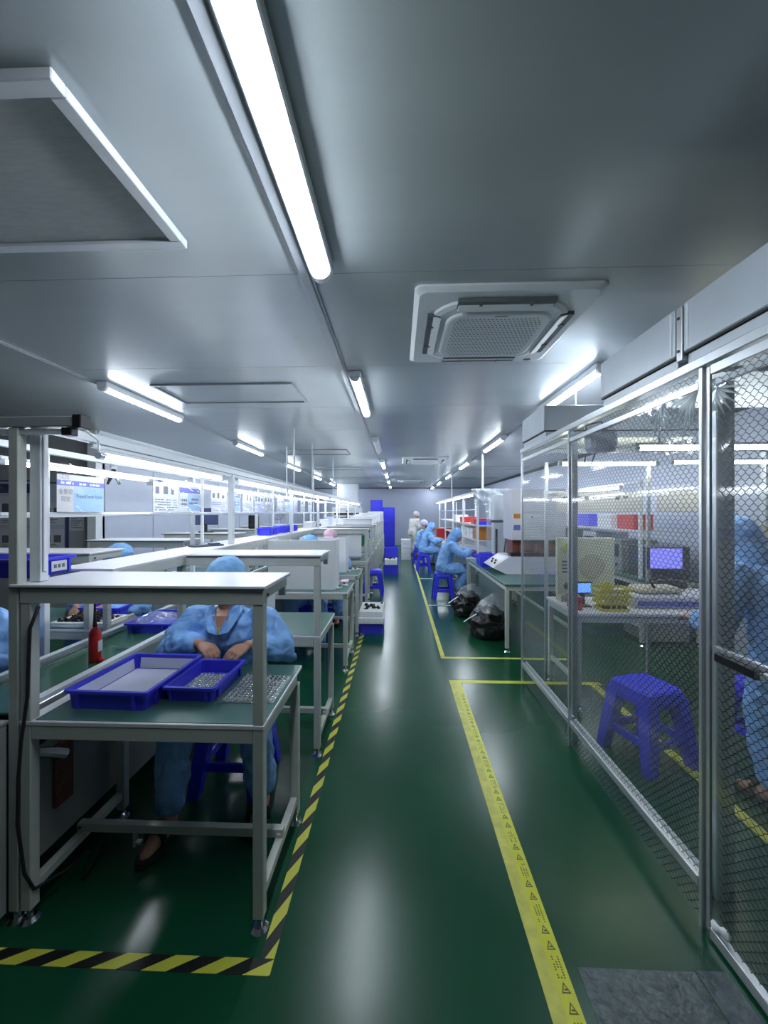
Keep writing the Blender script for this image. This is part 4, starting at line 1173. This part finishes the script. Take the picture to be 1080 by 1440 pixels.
# the hinged door nearest the camera
d = thing('enclosure_door', 'mesh film door with black handle at right picture edge', 'door', (FXX, 1.458, 0))
MB().box(.002, .012, -.018, -.001, .02, 2.055, .001).build('stile', 'alu', d)
MB().box(-.010, .020, -1.02, -.994, .02, 2.055, .002).build('stile', 'alu', d)
MB().box(-.008, .018, -.993, -.031, .010, .050, .002).build('bottom_rail', 'alu', d)
MB().box(.0185, .034, -.993, -.031, .0, .030, .002).build('sill_strip', 'white_metal', d)
MB().box(-.006, .016, -.993, -.031, 2.022, 2.055, .002).build('top_rail', 'alu', d)
MB().box(.012, .030, -.993, -.031, 1.985, 2.008, .002).build('inner_rail', 'white_metal', d)
MB().box(.006, .024, -.993, -.031, 1.035, 1.053, .002).build('middle_rail', 'alu', d)
h = MB().box(.000, .050, -.20, -.035, .998, 1.034, .006).build('handle', 'black_plastic', d)
MB().box(.01, .03, -.26, -.2005, 1.006, 1.028, .003).build('handle_bracket', 'alu', h)
film_panel(d, -.993, -.031, .05, 2.03, 9, pucker=((-.08, 1.93, .2),))
m = MB()
for k in range(6):
    a = -2.9 + 1.3 * k / 5; q = Vector((0, math.cos(a), math.sin(a))); p0 = Vector((-.004, -.06, 1.965))
    m.tube([p0, p0 + q * .05 + Vector((-.008, 0, 0)), p0 + q * .11], [.002, .006, .002], 6)
m.build('film_gather', 'wrap', d, True)
m = MB()
for k in range(2): m.ball((.0 + .006 * (k % 2), -.05 - .03 * k, .065 + .01 * (k % 2)), (.012, .022, .018), 8, 6)
link('tape_wad', remeshed(m, .006, 1, .01, .02), 'foam', d)

# fan filter units on the enclosure roof
def ffu(label, y0, y1, bracket=True):
    t = thing('fan_filter_unit', label, 'fan unit', (FXX, y0, 2.099), 0, 'fan filter units on the enclosure')
    D = y1 - y0
    MB().box(.014, 1.15, 0.004, D - .004, 0, .050, .003).build('filter_base', 'ffu_metal', t)
    MB().box(.004, 1.16, 0, D, .0505, .058).build('gasket', 'black_rubber', t)
    b = MB().box(.0, 1.165, 0, D, .0585, .252, .004).build('casing', 'ffu_metal', t)
    for yy in (.02, D - .02):
        MB().box(-.0015, -.0002, yy - .006, yy + .006, .07, .24).build('edge_seam', 'white_metal', b)
    if bracket:
        k = MB().box(-.004, .03, D + .004, D + .034, .03, .245, .002).build('corner_plate', 'alu', t)
        for z in (.07, .20): MB().tube([(-.008, D + .02, z), (-.0045, D + .02, z)], .006, 8).build('bolt', 'dark_metal', k)
    return t
ffu('long grey fan filter unit above the enclosure door', .30, 1.565)
ffu('short grey fan filter unit in middle of the enclosure roof', 1.615, 2.19, False)
ffu('grey fan filter unit at far end of the enclosure roof', 3.02, 3.545, False)

# ------------------------------------------------------------------ inside the enclosure
def table(label, x0, x1, y0, y1, top=.755, m='laminate', matm=None, name='work_table', leg='frame_paint', sides=(-1, 1)):
    t = thing(name, label, 'table', ((x0 + x1) / 2, (y0 + y1) / 2, 0))
    w, d = (x1 - x0) / 2, (y1 - y0) / 2
    MB().box(-w, w, -d, d, top - .025, top - .001, .003).build('tabletop', m, t)
    if matm: MB().box(-w + .01, w - .01, -d + .01, d - .01, top - .001, top).build('mat', matm, t)
    for sx in (-1, 1):
        for sy in (-1, 1):
            lg = MB().box(sx * (w - .03) - .02, sx * (w - .03) + .02, sy * (d - .03) - .02, sy * (d - .03) + .02, .04, top - .0755, .003).build('leg', leg, t)
            f = MB(); foot(f, sx * (w - .03), sy * (d - .03)); f.build('foot', 'chrome', lg)
        if sx in sides: MB().box(sx * (w - .03) - .014, sx * (w - .03) + .014, -d + .052, d - .052, .20, .235, .002).build('stretcher', leg, t)
    for sy in (-1, 1):
        MB().box(-w + .012, w - .012, sy * (d - .03) - .02, sy * (d - .03) + .02, top - .075, top - .0255, .003).build('apron', leg, t)
    for sx in (-1, 1):
        MB().box(sx * (w - .03) - .018, sx * (w - .03) + .018, -d + .052, d - .052, top - .075, top - .0255, .003).build('apron', leg, t)
    return t
table('pale bench inside the mesh enclosure covered with tools', 1.36, 3.35, 3.02, 3.62, matm='laminate')
stool('blue plastic stool inside the mesh enclosure, left one', 1.56, 2.50, .3)
stool('blue plastic stool inside the mesh enclosure, beside the door', 2.32, 2.52, .1)
tube_lamp('white tube light hung crosswise inside the enclosure', 1.45, 2.44, 1.25, 1.93, axis='x', grp='tube lights in the enclosure')
tube_lamp('yellowish tube light hung crosswise at the enclosure back', 1.40, 3.44, .85, 1.955, 'lamp_warm', axis='x', grp='tube lights in the enclosure')
tube_lamp('yellowish tube light at the right inside the enclosure', 2.35, 3.44, .85, 1.965, 'lamp_warm', axis='x', grp='tube lights in the enclosure')
for i, (x, y, z, l_) in enumerate(((1.6, 2.44, 1.955, 'left'), (2.55, 2.44, 1.955, 'right'), (1.55, 3.44, 1.98, 'rear left'), (2.1, 3.44, 1.98, 'rear centre'), (2.6, 3.44, 1.99, 'rear right'))):
    m = MB().tube([(x, y, z), (x, y, CEIL - .001)], .006, 6).build('hanger_rod', 'alu'); tag(m, 'thin %s hanger rod of the enclosure lights' % l_, 'rod')
def fixture_panel(label, x, y, w, h):
    t = thing('leak_tester', label, 'fixture', (x, y, .7555))
    MB().box(-w / 2, w / 2, -.02, .02, .06, h, .004).build('plate', 'cream_panel', t)
    for sx in (-.4, .4): MB().box(sx * w - .03, sx * w + .03, -.06, .06, 0, .0595, .003).build('foot_block', 'beige', t)
    for sx, sz in ((-.33, .86), (.34, .25)): MB().tube([(sx * w, -.05, sz * h), (sx * w, -.0205, sz * h)], .038, 14).build('knob', 'yellow_plastic', t)
    MB().tube([(-.33 * w, -.05, .24 * h), (-.33 * w, -.0205, .24 * h)], .030, 14).build('dial', 'ink_grey', t)
    MB().tube([(.10 * w, -.03, .55 * h), (.10 * w, -.0205, .55 * h)], .22 * w, 24).build('round_window', 'beige', t)
    for k in range(4): MB().box(-.42 * w, -.33 * w, -.024, -.0205, .45 * h + .03 * k, .45 * h + .03 * k + .012).build('slot', 'ink_grey', t)
fixture_panel('cream test panel with yellow knobs at enclosure corner', 1.63, 3.45, .49, .55)
fixture_panel('cream test panel with yellow knob at right picture edge', 3.10, 3.50, .46, .66)
t = thing('basket', 'yellow plastic basket on bench inside enclosure', 'basket', (1.69, 3.14, .7555))
for z, w in ((.0, .11), (.055, .118), (.11, .124), (.155, .13)):
    o = rrect(2 * w, 2 * w * .75, .03, 3); i_ = rrect(2 * w - .016, 2 * w * .75 - .016, .024, 3); n = len(o)
    vs_ = [(p[0], p[1], zz) for pts, zz in ((o, z), (o, z + .022), (i_, z + .022), (i_, z)) for p in pts]
    MB().add(vs_, [(a * n + k, a * n + (k + 1) % n, ((a + 1) % 4) * n + (k + 1) % n, ((a + 1) % 4) * n + k) for a in range(4) for k in range(n)]).build('hoop', 'yellow_plastic', t)
for k in range(16):
    a = 2 * PI * k / 16
    MB().tube([(.10 * math.cos(a), .075 * math.sin(a), .01), (.122 * math.cos(a), .091 * math.sin(a), .16)], .006, 5).build('slat', 'yellow_plastic', t)
MB().box(-.09, .09, -.065, .065, .002, .05, .01).build('contents', 'rust', t)
def display(label, x, y, z, w, h, m, rz=0, stand=True):
    t = thing('monitor', label, 'monitor', (x, y, z), rz)
    MB().box(-w / 2, w / 2, -.015, .02, .10, .10 + h, .006).build('housing', 'black_plastic', t)
    MB().box(-w / 2 + .012, w / 2 - .012, -.0165, -.0152, .112, .10 + h - .012).build('screen', m, t)
    MB().box(-.02, .02, -.005, .015, .012, .0995, .003).build('neck', 'black_plastic', t)
    MB().box(-w * .3, w * .3, -.06, .06, 0, .0115, .004).build('base', 'black_plastic', t)
    return t
display('small blue lit monitor on grey bench inside enclosure', 2.36, 3.52, .92, .30, .20, 'screen_blue')
display('pale green lit display at right edge inside the enclosure', 2.78, 3.10, .7555, .34, .22, 'screen_pale', -.1)
display('low bright blue display beside the yellow basket', 1.52, 3.26, .7555, .16, .10, 'screen_cyan', .1)
rnd_box('small red instrument beside low blue display', 1.385, 1.45, 3.10, 3.24, .7556, .86, 'red_paint', 'instrument', 'instrument')
t = thing('soldering_station', 'grey bulky equipment on bench under the blue monitor', 'equipment', (2.20, 3.36, .7555))
MB().box(-.30, .42, -.18, .20, 0, .10, .012).build('base', 'device_grey', t)
MB().box(-.22, .12, -.12, .08, .1005, .155, .02).build('head_block', 'beige', t)
MB().tube([(-.1, -.1, .155), (-.15, -.12, .22), (-.05, -.12, .25), (.02, -.1, .2), (.1, -.14, .16)], .012, 8).build('hose', 'black_rubber', t)
MB().box(.0, .33, .12, .20, .1005, .1640, .01).build('riser', 'dark_metal', t)
MB().box(-.28, .40, -.186, -.1805, .02, .06).build('blue_strip', 'paper_band', t)
for i, (x0, x1) in enumerate(((1.50, 2.28), (2.42, 2.95))):
    t = thing('notice_board', ['wide white notice board hung at enclosure back', 'narrow white notice board hung right of it at enclosure back'][i], 'board', (x0, 3.72, 1.53))
    MB().box(0, x1 - x0, 0, .012, 0, .19, .002).build('panel', 'paper', t)
    b = MB(); rnd = random.Random(i)
    for k in range(9): b.box(.05 + .07 * k, .05 + .07 * k + rnd.uniform(.02, .05), -.0012, -.0002, .11 + .02 * rnd.random(), .15)
    b.build('print', 'ink_grey', t) if x1 - x0 > .7 else None
t = thing('board_rail', 'thin metal rail and posts behind the enclosure holding boards', 'rail', (1.4, 3.745, 0))
for x in (0, .95, 1.6): MB().box(x, x + .03, 0, .03, 0, 2.0, .002).build('post', 'alu', t)
MB().box(.0, 1.65, .0305, .05, 1.70, 1.73, .002).build('rail', 'alu', t)
t = thing('junction_box', 'grey junction box with looped cable at top of enclosure post', 'box', (1.20, 2.44, 1.90))
MB().box(-.03, .13, -.06, .06, 0, .12, .02).build('case', 'device_grey', t)
MB().tube([(-.03, .0, .10), (-.05, -.02, .16), (.0, -.10, .165), (.05, -.07, .121)], .005, 6).build('cable', 'black_rubber', t)
MB().tube([(-.02, .05, -.001), (-.02, .06, -.06), (.02, .06, -.07), (.04, .05, -.001)], .005, 6).build('cable_loop', 'black_rubber', t)
# ------------------------------------------------------------------ right line beyond the enclosure
table('dark topped bench just beyond the enclosure with black bags below', 1.16, 1.98, 4.26, 6.55, .745, 'esd_mat', None, sides=(1,))
table('long bench of the hooded workers on the right', 1.16, 1.98, 6.62, 9.6, .745, 'laminate', 'laminate')
table('farthest bench on the right side', 1.10, 1.98, 9.7, 13.2, .745, 'laminate', 'laminate')
t = thing('press_machine', 'pale grey bench machine with sloped control panel and upper cabinet', 'machine', (1.20, 4.95, .7455))
prof = [(.16, 0), (.95, 0), (.95, .215), (.20, .215), (.0, .075)]
MB().prism(prof, 'y', 0, .55).build('base', 'device_grey', t)
sl = Vector((.20, 0, .14)).normalized()
cp = MB(); a = Vector((.02, .06, .075 + .014)); 
nrm = Vector((-sl.z, 0, sl.x)) * .002
cp.add([a + nrm, a + sl * .19 + nrm, a + sl * .19 + Vector((0, .42, 0)) + nrm, a + Vector((0, .42, 0)) + nrm], [(0, 1, 2, 3)])
pnl = cp.build('control_panel', 'laminate', t)
kb = MB()
for k in range(4):
    q = a + sl * (.05 + .04 * (k % 2)) + Vector((0, .08 + .08 * k, 0)); kb.ball(q + nrm * 4, .016, 8, 6)
kb.build('buttons', 'black_plastic', pnl, True)
MB().box(.30, .95, .20, .50, .2155, .42, .005).build('mechanism', 'rust', t)
MB().box(.24, .95, .06, .19, .2155, .26, .004).build('bed', 'black_plastic', t)
for x in (.40, .58, .74): MB().cyl((x, .13), .03, .2605, .36, 10).build('piston', 'rust', t)
MB().box(.30, .36, .40, .50, .4205, .75, .004).build('column', 'black_plastic', t)
ub = MB().box(.26, .95, .10, .50, .4205, 1.08, .006).build('upper_cabinet', 'device_grey', t)
for k in range(5): MB().box(.44, .62, .096, .0995, .46 + .035 * k, .475 + .035 * k).build('louver', 'white_metal', ub)
MB().box(.275, .38, .097, .0995, .48, .80).build('instruction_card', 'paper', ub)
MB().box(.285, .37, .0955, .0968, .55, .62).build('card_picture', 'paper_band', ub)
MB().box(.285, .37, .0955, .0968, .70, .76).build('card_picture', 'orange', ub)
MB().tube([(.52, .099, .72), (.52, .09, .72)], .01, 8).build('lock', 'black_plastic', ub)
tray('parts_tote', 'blue tote standing on dark bench left of the press machine', 'tote', (1.31, 5.76, .7455), .26, .36, .155)
t = thing('wrapped_column', 'white column machine wrapped in clear plastic on the right bench', 'machine', (1.55, 6.18, .7455))
MB().box(-.14, .18, -.12, .16, 0, .10, .006).build('base', 'beige', t)
MB().box(-.05, .10, -.03, .12, .1005, 1.06, .006).build('column', 'white_plastic', t)
MB().tube([(-.02, -.08, .101), (-.02, -.08, .52)], .018, 8).build('rod', 'black_plastic', t)
MB().tube([(.10, -.06, .12), (.13, -.08, .4), (.10, -.07, .7), (.12, -.05, 1.0)], .010, 6).build('cable', 'black_rubber', t)
MB().box(-.10, .16, -.05, -.0305, .62, .66, .003).build('clamp_arm', 'dark_metal', t)
def W(u, v):
    a = 2 * PI * u; r = .17 + .03 * math.sin(5 * a + 6 * v) * (.3 + v)
    return (.03 + r * math.cos(a), .05 + r * math.sin(a), .16 + v * .96)
MB().grid(W, 40, 14).build('plastic_wrap', 'wrap_light', t, True)
# rack of the right line
t = thing('parts_rack', 'pale steel rack with two shelves on the right bench', 'rack', (1.36, 6.75, 0))
for x in (0, .56):
    for y in (0, 1.5, 3.0, 4.6, 6.2): MB().box(x, x + .035, y, y + .035, .746, 1.86, .003).build('post', 'white_metal', t)
for z in (1.02, 1.29):
    MB().box(.036, .56, .02, 6.2, z, z + .012, .002).build('shelf', 'laminate', t)
    MB().box(-.012, -.0005, .0, 6.24, z - .01, z + .02, .002).build('shelf_lip', 'beige', t)
MB().box(.0, .035, -.02, 6.26, 1.8605, 1.90, .003).build('top_beam', 'white_metal', t)
MB().box(-.10, .62, -.03, .01, 1.9005, 1.93, .003).build('end_beam', 'white_metal', t)
MB().box(.0, .02, .04, 6.2, 1.56, 1.574, .002).build('middle_rail', 'white_metal', t)
for i in range(5):
    tube_lamp('%s tube light from the front over the right benches' % ORD[i], 1.34, 6.95 + 1.3 * i, 1.2, 1.835)
def W2_(u, v): return (1.30 + .62 * u, 6.66 + .05 * math.sin(9 * u + 5 * v), 1.66 + .26 * v)
t = MB().grid(lambda u, v: (1.30 + .62 * u, 6.68 + .03 * math.sin(23 * u + 5 * v) + .02 * math.sin(11 * v + 7 * u), 1.66 + .27 * v), 40, 14).build('plastic_sheet', 'wrap', None, True)
tag(t, 'crumpled clear plastic sheet draped over end of right rack', 'plastic sheet')
for i, (y, z0, z1, m_, l_) in enumerate(((7.3, 1.3025, 1.40, 'red_plastic', 'red box on upper shelf of the right rack'), (6.85, 1.3025, 1.37, 'blue_plastic', 'blue box on upper shelf of right rack, next to red one'),
                                         (8.6, 1.3025, 1.42, 'red_plastic', 'farther red box on upper shelf of the right rack'), (6.9, 1.0325, 1.25, 'orange', 'orange carton on lower shelf of the right rack'),
                                         (9.6, 1.3025, 1.46, 'white_plastic', 'white carton on upper shelf of the right rack, farthest'))):
    rnd_box(l_, 1.41, 1.72, y, y + .32, z0, z1, m_)
for i in range(4):
    for k in range(2):
        rnd_box('small white box, %s in %s layer on right rack lower shelf' % (ORD[i], ('bottom', 'top')[k]), 1.41, 1.66, 7.42 + .36 * i, 7.70 + .36 * i, 1.0325 + .095 * k, 1.0325 + .095 * k + .09, 'white_plastic')
rnd_box('blue crate on right bench before nearest hooded worker', 1.30, 1.75, 6.68, 7.15, .7456, .80, 'blue_plastic', 'parts_crate', 'crate')
t = thing('paper_stack', 'bright white paper stack standing before nearest hooded worker', 'paper stack', (1.245, 6.98, .7456))
MB().box(-.05, .05, -.10, .10, 0, .035, .003).build('stack', 'paper', t); MB().cyl((.0, .06), .03, .0355, .075, 14).build('cup', 'white_plastic', t)
t = thing('red_cabinet', 'dark red low cabinet on far right bench', 'cabinet', (1.40, 11.6, .7456))
MB().box(-.25, .25, -.15, .3, 0, .30, .006).build('body', 'red_paint', t); MB().box(-.22, .22, -.156, -.1505, .04, .14, .003).build('drawer', 'red_paint', t)
t = thing('wall_screen', 'dark framed board on right wall beyond the press machine', 'board', (2.3, 8.9, 1.25))
MB().box(0, .55, 0, .03, 0, .75, .004).build('frame', 'dark_metal', t); MB().box(.03, .52, -.002, -.0005, .03, .72).build('face', 'wall', t)
MB().box(.24, .30, .0, .03, -1.25, -.0005, .003).build('stand', 'dark_metal', t)
for i, (x, y) in enumerate(((1.50, 6.95), (1.40, 10.2))):
    o = MB().tube([(x, y, 1.94 if i == 0 else 1.905), (x, y, CEIL - .001)], .020 if i == 0 else .012, 10).build('conduit', 'white_metal'); tag(o, ['white ceiling pipe dropping to front of the right rack', 'thin farther ceiling pipe dropping to the right rack'][i], 'pipe')
# rubbish bags under the dark bench
def rubbish(label, x, y, r, h, clear=None):
    t = thing('rubbish_bag', label, 'bag', (x, y, 0))
    m = MB(); m.loft([((0, 0, .005), (r * .85, 0, 0), (0, r * .9, 0)), ((0, 0, h * .25), (r, 0, 0), (0, r, 0)), ((0, 0, h * .6), (r * .95, 0, 0), (0, r * .95, 0)), ((0, 0, h * .85), (r * .7, 0, 0), (0, r * .7, 0)), ((.02, 0, h), (r * .3, 0, 0), (0, r * .3, 0))], 20)
    me = remeshed(m, .016, 1, .07, .10)
    for v in me.vertices: v.co.z = max(v.co.z, .001)
    link('sack', me, 'bag_black', t)
    if clear:
        m = MB(); m.loft([((.04, 0, h * .80), (r * .8, 0, 0), (0, r * .7, 0)), ((.06, 0, h + .04), (r * .7, 0, 0), (0, r * .6, 0)), ((.10, 0, h + clear), (r * .25, 0, 0), (0, r * .2, 0))], 18)
        link('clear_liner', remeshed(m, .014, 1, .05, .06), 'clear_bag', t)
        MB().tube([(-r * .6, -r * .3, h * .8), (-r * 1.0, -r * .45, h * .68), (-r * 1.3, -r * .5, h * .55)], [.014, .007, .012], 6, flat=.4).build('bag_tie', 'foam', t)
rubbish('large black rubbish bag with clear liner under dark bench', 1.12, 4.86, .25, .36, .15)
rubbish('smaller black rubbish bag behind the large one under bench', 1.02, 5.80, .22, .36, .10)

# ------------------------------------------------------------------ things on the floor of the aisle
tray('parts_tote', 'low blue tote on floor beneath white foam boxes, left of aisle', 'tote', (-.345, 5.10, 0), .31, .50, .13)
def foam_box(label, x, y, z, w, d, h):
    t = thing('foam_box', label, 'box', (x, y, z))
    MB().box(-w / 2, w / 2, -d / 2, d / 2, 0, h, .006).build('body', 'foam', t)
    MB().box(-w / 2 - .003, w / 2 + .003, -d / 2 - .003, d / 2 + .003, h * .45, h * .52).build('seam', 'white_plastic', t)
foam_box('lower white foam box on the floor tote', -.35, 5.08, .132, .33, .52, .075)
foam_box('upper white foam box holding black parts on floor stack', -.345, 5.12, .208, .30, .52, .07)
scatter(16, -.345, 5.06, .20, .26, .2785, 'black part upright on white foam box on floor stack', 'black parts on the floor stack', .004, 1.15)
m = MB().cyl((-.225, 5.30), .014, .2785, .30, 12).build('plug', 'black_plastic'); tag(m, 'round black plug in corner of the white foam box', 'plug')
stool('blue plastic stool standing empty on left side of aisle', -.46, 7.25)
for i, (y, z, h) in enumerate(((9.62, 0, .24), (10.15, 0, .30), (10.15, .301, .30))):
    tray('parts_tote', ['front blue tote on floor far down the aisle', 'lower blue tote of far aisle stack', 'upper blue tote of far aisle stack'][i], 'tote', (-.18, y, z), .36, .42, h)
foam_box('white foam box with black parts on front aisle tote', -.18, 9.60, .242, .30, .36, .14)
scatter(12, -.18, 9.56, .24, .2, .3825, 'black part on foam box far down the aisle', 'black parts on the far aisle tote', .004, 1.3)
for i in range(5):
    rnd_box('white carton, %s from floor in far aisle stack' % ORD[i], .10, .40, 12.4, 12.8, .0 + .13 * i, .128 + .13 * i, 'white_plastic')
for sx, (x, y, n) in enumerate(((-.36, 15.0, 6), (-.85, 15.3, 7))):
    for k in range(n):
        tray('storage_crate', '%s blue crate from floor in %s far stack' % (ORD[k], ('right', 'left')[sx]), 'crate', (x, y, .285 * k), .46, .55, .283, taper=.03)
# ------------------------------------------------------------------ notice boards on the alcove wall
def board(label, x0, x1, z0, z1, papers, m='wall'):
    t = thing('notice_board', label, 'board', (x0, YA - .0005, z0))
    w, h = x1 - x0, z1 - z0
    MB().box(.02, w - .02, -.012, 0, .02, h - .02, .001).build('panel', m, t)
    for a in ((0, .02, 0, h), (w - .02, w, 0, h)): MB().box(a[0], a[1], -.02, 0, a[2], a[3], .002).build('frame_bar', 'navy', t)
    for a in ((.0205, w - .0205, 0, .02), (.0205, w - .0205, h - .02, h)): MB().box(a[0], a[1], -.02, 0, a[2], a[3], .002).build('frame_bar', 'navy', t)
    for i, (a, b, c, d, mm) in enumerate(papers):
        p = MB().box(a, b, -.0150, -.0125, c, d).build('paper', mm, t)
        q = MB(); rnd = random.Random(i + int(x0 * 10))
        for k in range(2):
            q.box(a + (b - a) * (.1 + .45 * k), a + (b - a) * (.42 + .45 * k), -.0158, -.0151, c + (d - c) * .45, c + (d - c) * .75)
        for k in range(5):
            q.box(a + (b - a) * .1, a + (b - a) * rnd.uniform(.4, .9), -.0158, -.0151, c + (d - c) * (.08 + .07 * k), c + (d - c) * (.105 + .07 * k))
        q.build('print', 'ink_grey', p)
    return t
board('framed notice board with blue header at left picture edge', -6.0, -5.10, .85, 1.98, ((.1, .82, .95, 1.08, 'navy'), (.35, .80, .50, .90, 'paper'), (.35, .80, .08, .44, 'paper')))
board('notice board with two pale picture frames, middle of alcove wall', -5.08, -4.66, .85, 1.95, ((.05, .38, .50, .82, 'paper'), (.05, .38, .10, .44, 'paper')))
board('grey notice board with one photo sheet beside corner column', -4.65, -4.275, .85, 1.95, ((.03, .24, .42, .86, 'paper'),), 'wall_grey')
# far-left odds and ends on the benches across the belt
display('dark thin monitor on bench across the belt', -2.55, 5.05, 1.2616, .30, .22, 'navy', .5)
t = thing('loudspeaker', 'small black loudspeaker on shelf across the belt', 'loudspeaker', (-2.32, 6.15, 1.2616))
MB().box(-.07, .07, -.06, .06, 0, .22, .01).build('case', 'black_plastic', t)
for z in (.07, .15): MB().tube([(0, -.066, z), (0, -.0605, z)], .04, 14).build('cone', 'dark_metal', t)
t = thing('table_fan', 'grey desk fan on shelf far across the belt', 'fan', (-2.30, 7.40, 1.2616))
MB().cyl((0, 0), .08, 0, .02, 16).build('base', 'device_grey', t); MB().cyl((0, 0), .012, .0205, .12, 8).build('stem', 'device_grey', t)
for r in (.13, .10, .07, .04):
    MB().tube([(r * math.cos(2 * PI * k / 20), -.03, .25 + r * math.sin(2 * PI * k / 20)) for k in range(21)], .004, 5, cap=False).build('guard_ring', 'dark_metal', t)
for k in range(3): MB().box(-.025, .025, -.006, .006, .01, .10, .003, M=Matrix.Translation((0, 0, .25)) @ Matrix.Rotation(2 * PI * k / 3, 4, 'Y') @ Matrix.Rotation(.4, 4, 'Z')).build('blade', 'device_grey', t)
MB().box(-.03, .03, .0, .08, .2, .3, .01).build('motor', 'device_grey', t)
t = thing('gripper_clamp', 'small black clamp hanging from the rack beam near first light', 'clamp', (-2.05, 2.72, 1.73))
for s_ in (-1, 1): MB().tube([(0, 0, .11), (s_ * .02, 0, .05), (s_ * .045, 0, 0)], [.012, .012, .008], 8).build('jaw', 'black_plastic', t)
MB().cyl((0, 0), .022, .1105, .16, 12).build('grip', 'white_plastic', t)
# tall ventilation duct and cabinets at the far left end
t = thing('duct_cabinet', 'white duct cabinet rising to ceiling at far left end', 'cabinet', (-2.0, 15.4, 0))
MB().box(-.6, .6, -.3, .5, 0, 1.7, .01).build('body', 'white_metal', t); MB().box(-.4, .4, -.2, .4, 1.7005, CEIL - .001, .01).build('duct', 'white_metal', t)
MB().box(-.02, .02, -.305, -.3005, .2, 1.6).build('door_gap', 'dark_metal', t)
for z in (1.25, 1.42): MB().box(-.5, .5, -.306, -.3005, z, z + .08).build('vent', 'dark_metal', t)
for i, (y, z) in enumerate(((14.0, 1.55), (13.15, 1.50))):
    t = thing('test_cabinet', ['nearer white test cabinet at far end of left benches', 'farther white test cabinet at far end of left benches'][1 - i], 'cabinet', (-.86, y + .9, 0))
    MB().box(-.30, .30, -.25, .25, .0, z, .008).build('body', 'white_metal', t); MB().box(-.25, .25, -.256, -.2505, z - .25, z - .06, .003).build('panel', 'device_grey', t)
    MB().box(.15, .20, -.262, -.2565, z - .2, z - .12).build('switch', 'black_plastic', t)
# ------------------------------------------------------------------ second row along the right wall
for i, (y0, y1) in enumerate(((4.5, 6.6), (6.8, 8.9), (9.1, 11.2))):
    table('%s long table along the right wall' % ORD[i], 2.75, 3.45, y0, y1, .755, 'esd_mat', None)
rr = random.Random(3)
k = 0
for y in (4.6, 5.15, 5.8, 6.9, 7.6, 8.3, 9.3, 10.0):
    h = rr.uniform(.3, .6)
    t = thing('bench_instrument', '%s instrument from the front on tables along right wall' % ORD[k], 'instrument', (3.12, y + .2, .7552)); k += 1
    c = rr.choice(['device_grey', 'dark_metal', 'beige', 'cabinet_paint'])
    MB().box(-.22, .25, -.2, .2, 0, h, .008).build('case', c, t)
    MB().box(-.225, -.2205, -.14, .14, h * .45, h * .85, .001).build('front_panel', 'black_plastic' if c != 'dark_metal' else 'navy', t)
    for q in (-.1, 0, .1): MB().tube([(-.24, q, h * .2), (-.2205, q, h * .2)], .016, 8).build('knob', 'black_plastic', t)
for i, y in enumerate((4.8, 5.9, 7.3, 8.6)):
    t = thing('storage_cabinet', '%s dark cabinet from the front under right wall tables' % ORD[i], 'cabinet', (3.10, y, 0))
    MB().box(-.25, .25, -.22, .22, .03, .60, .006).build('body', 'cabinet_paint', t)
    for z in (.06, .24, .42):
        d_ = MB().box(-.257, -.2505, -.20, .20, z, z + .16, .003).build('drawer', 'panel_side', t)
        MB().box(-.272, -.2575, -.05, .05, z + .1, z + .115).build('handle', 'chrome', d_)
t = thing('light_rack', 'pale rack with tube lights along the right wall', 'rack', (2.8, 4.6, 0))
for y in (0, 2.2, 4.4, 6.5): MB().box(0, .035, y, y + .035, .7555, 1.86, .003).build('post', 'white_metal', t)
MB().box(0, .035, 0, 6.5, 1.8605, 1.90, .003).build('top_beam', 'white_metal', t); MB().box(.0355, .32, .0, 6.5, 1.30, 1.315, .002).build('shelf', 'laminate', t)
for i in range(3): tube_lamp('%s tube light from the front along the right wall rack' % ORD[i], 2.76, 4.9 + 2.0 * i, 1.2, 1.84)
for i, (y, m_) in enumerate(((4.8, 'red_plastic'), (5.3, 'white_plastic'), (5.9, 'blue_plastic'), (7.2, 'white_plastic'), (7.9, 'blue_plastic'))):
    rnd_box('%s carton from the front on the right wall rack shelf' % ORD[i], 2.85, 3.08, y, y + .36, 1.3155, 1.50, m_)
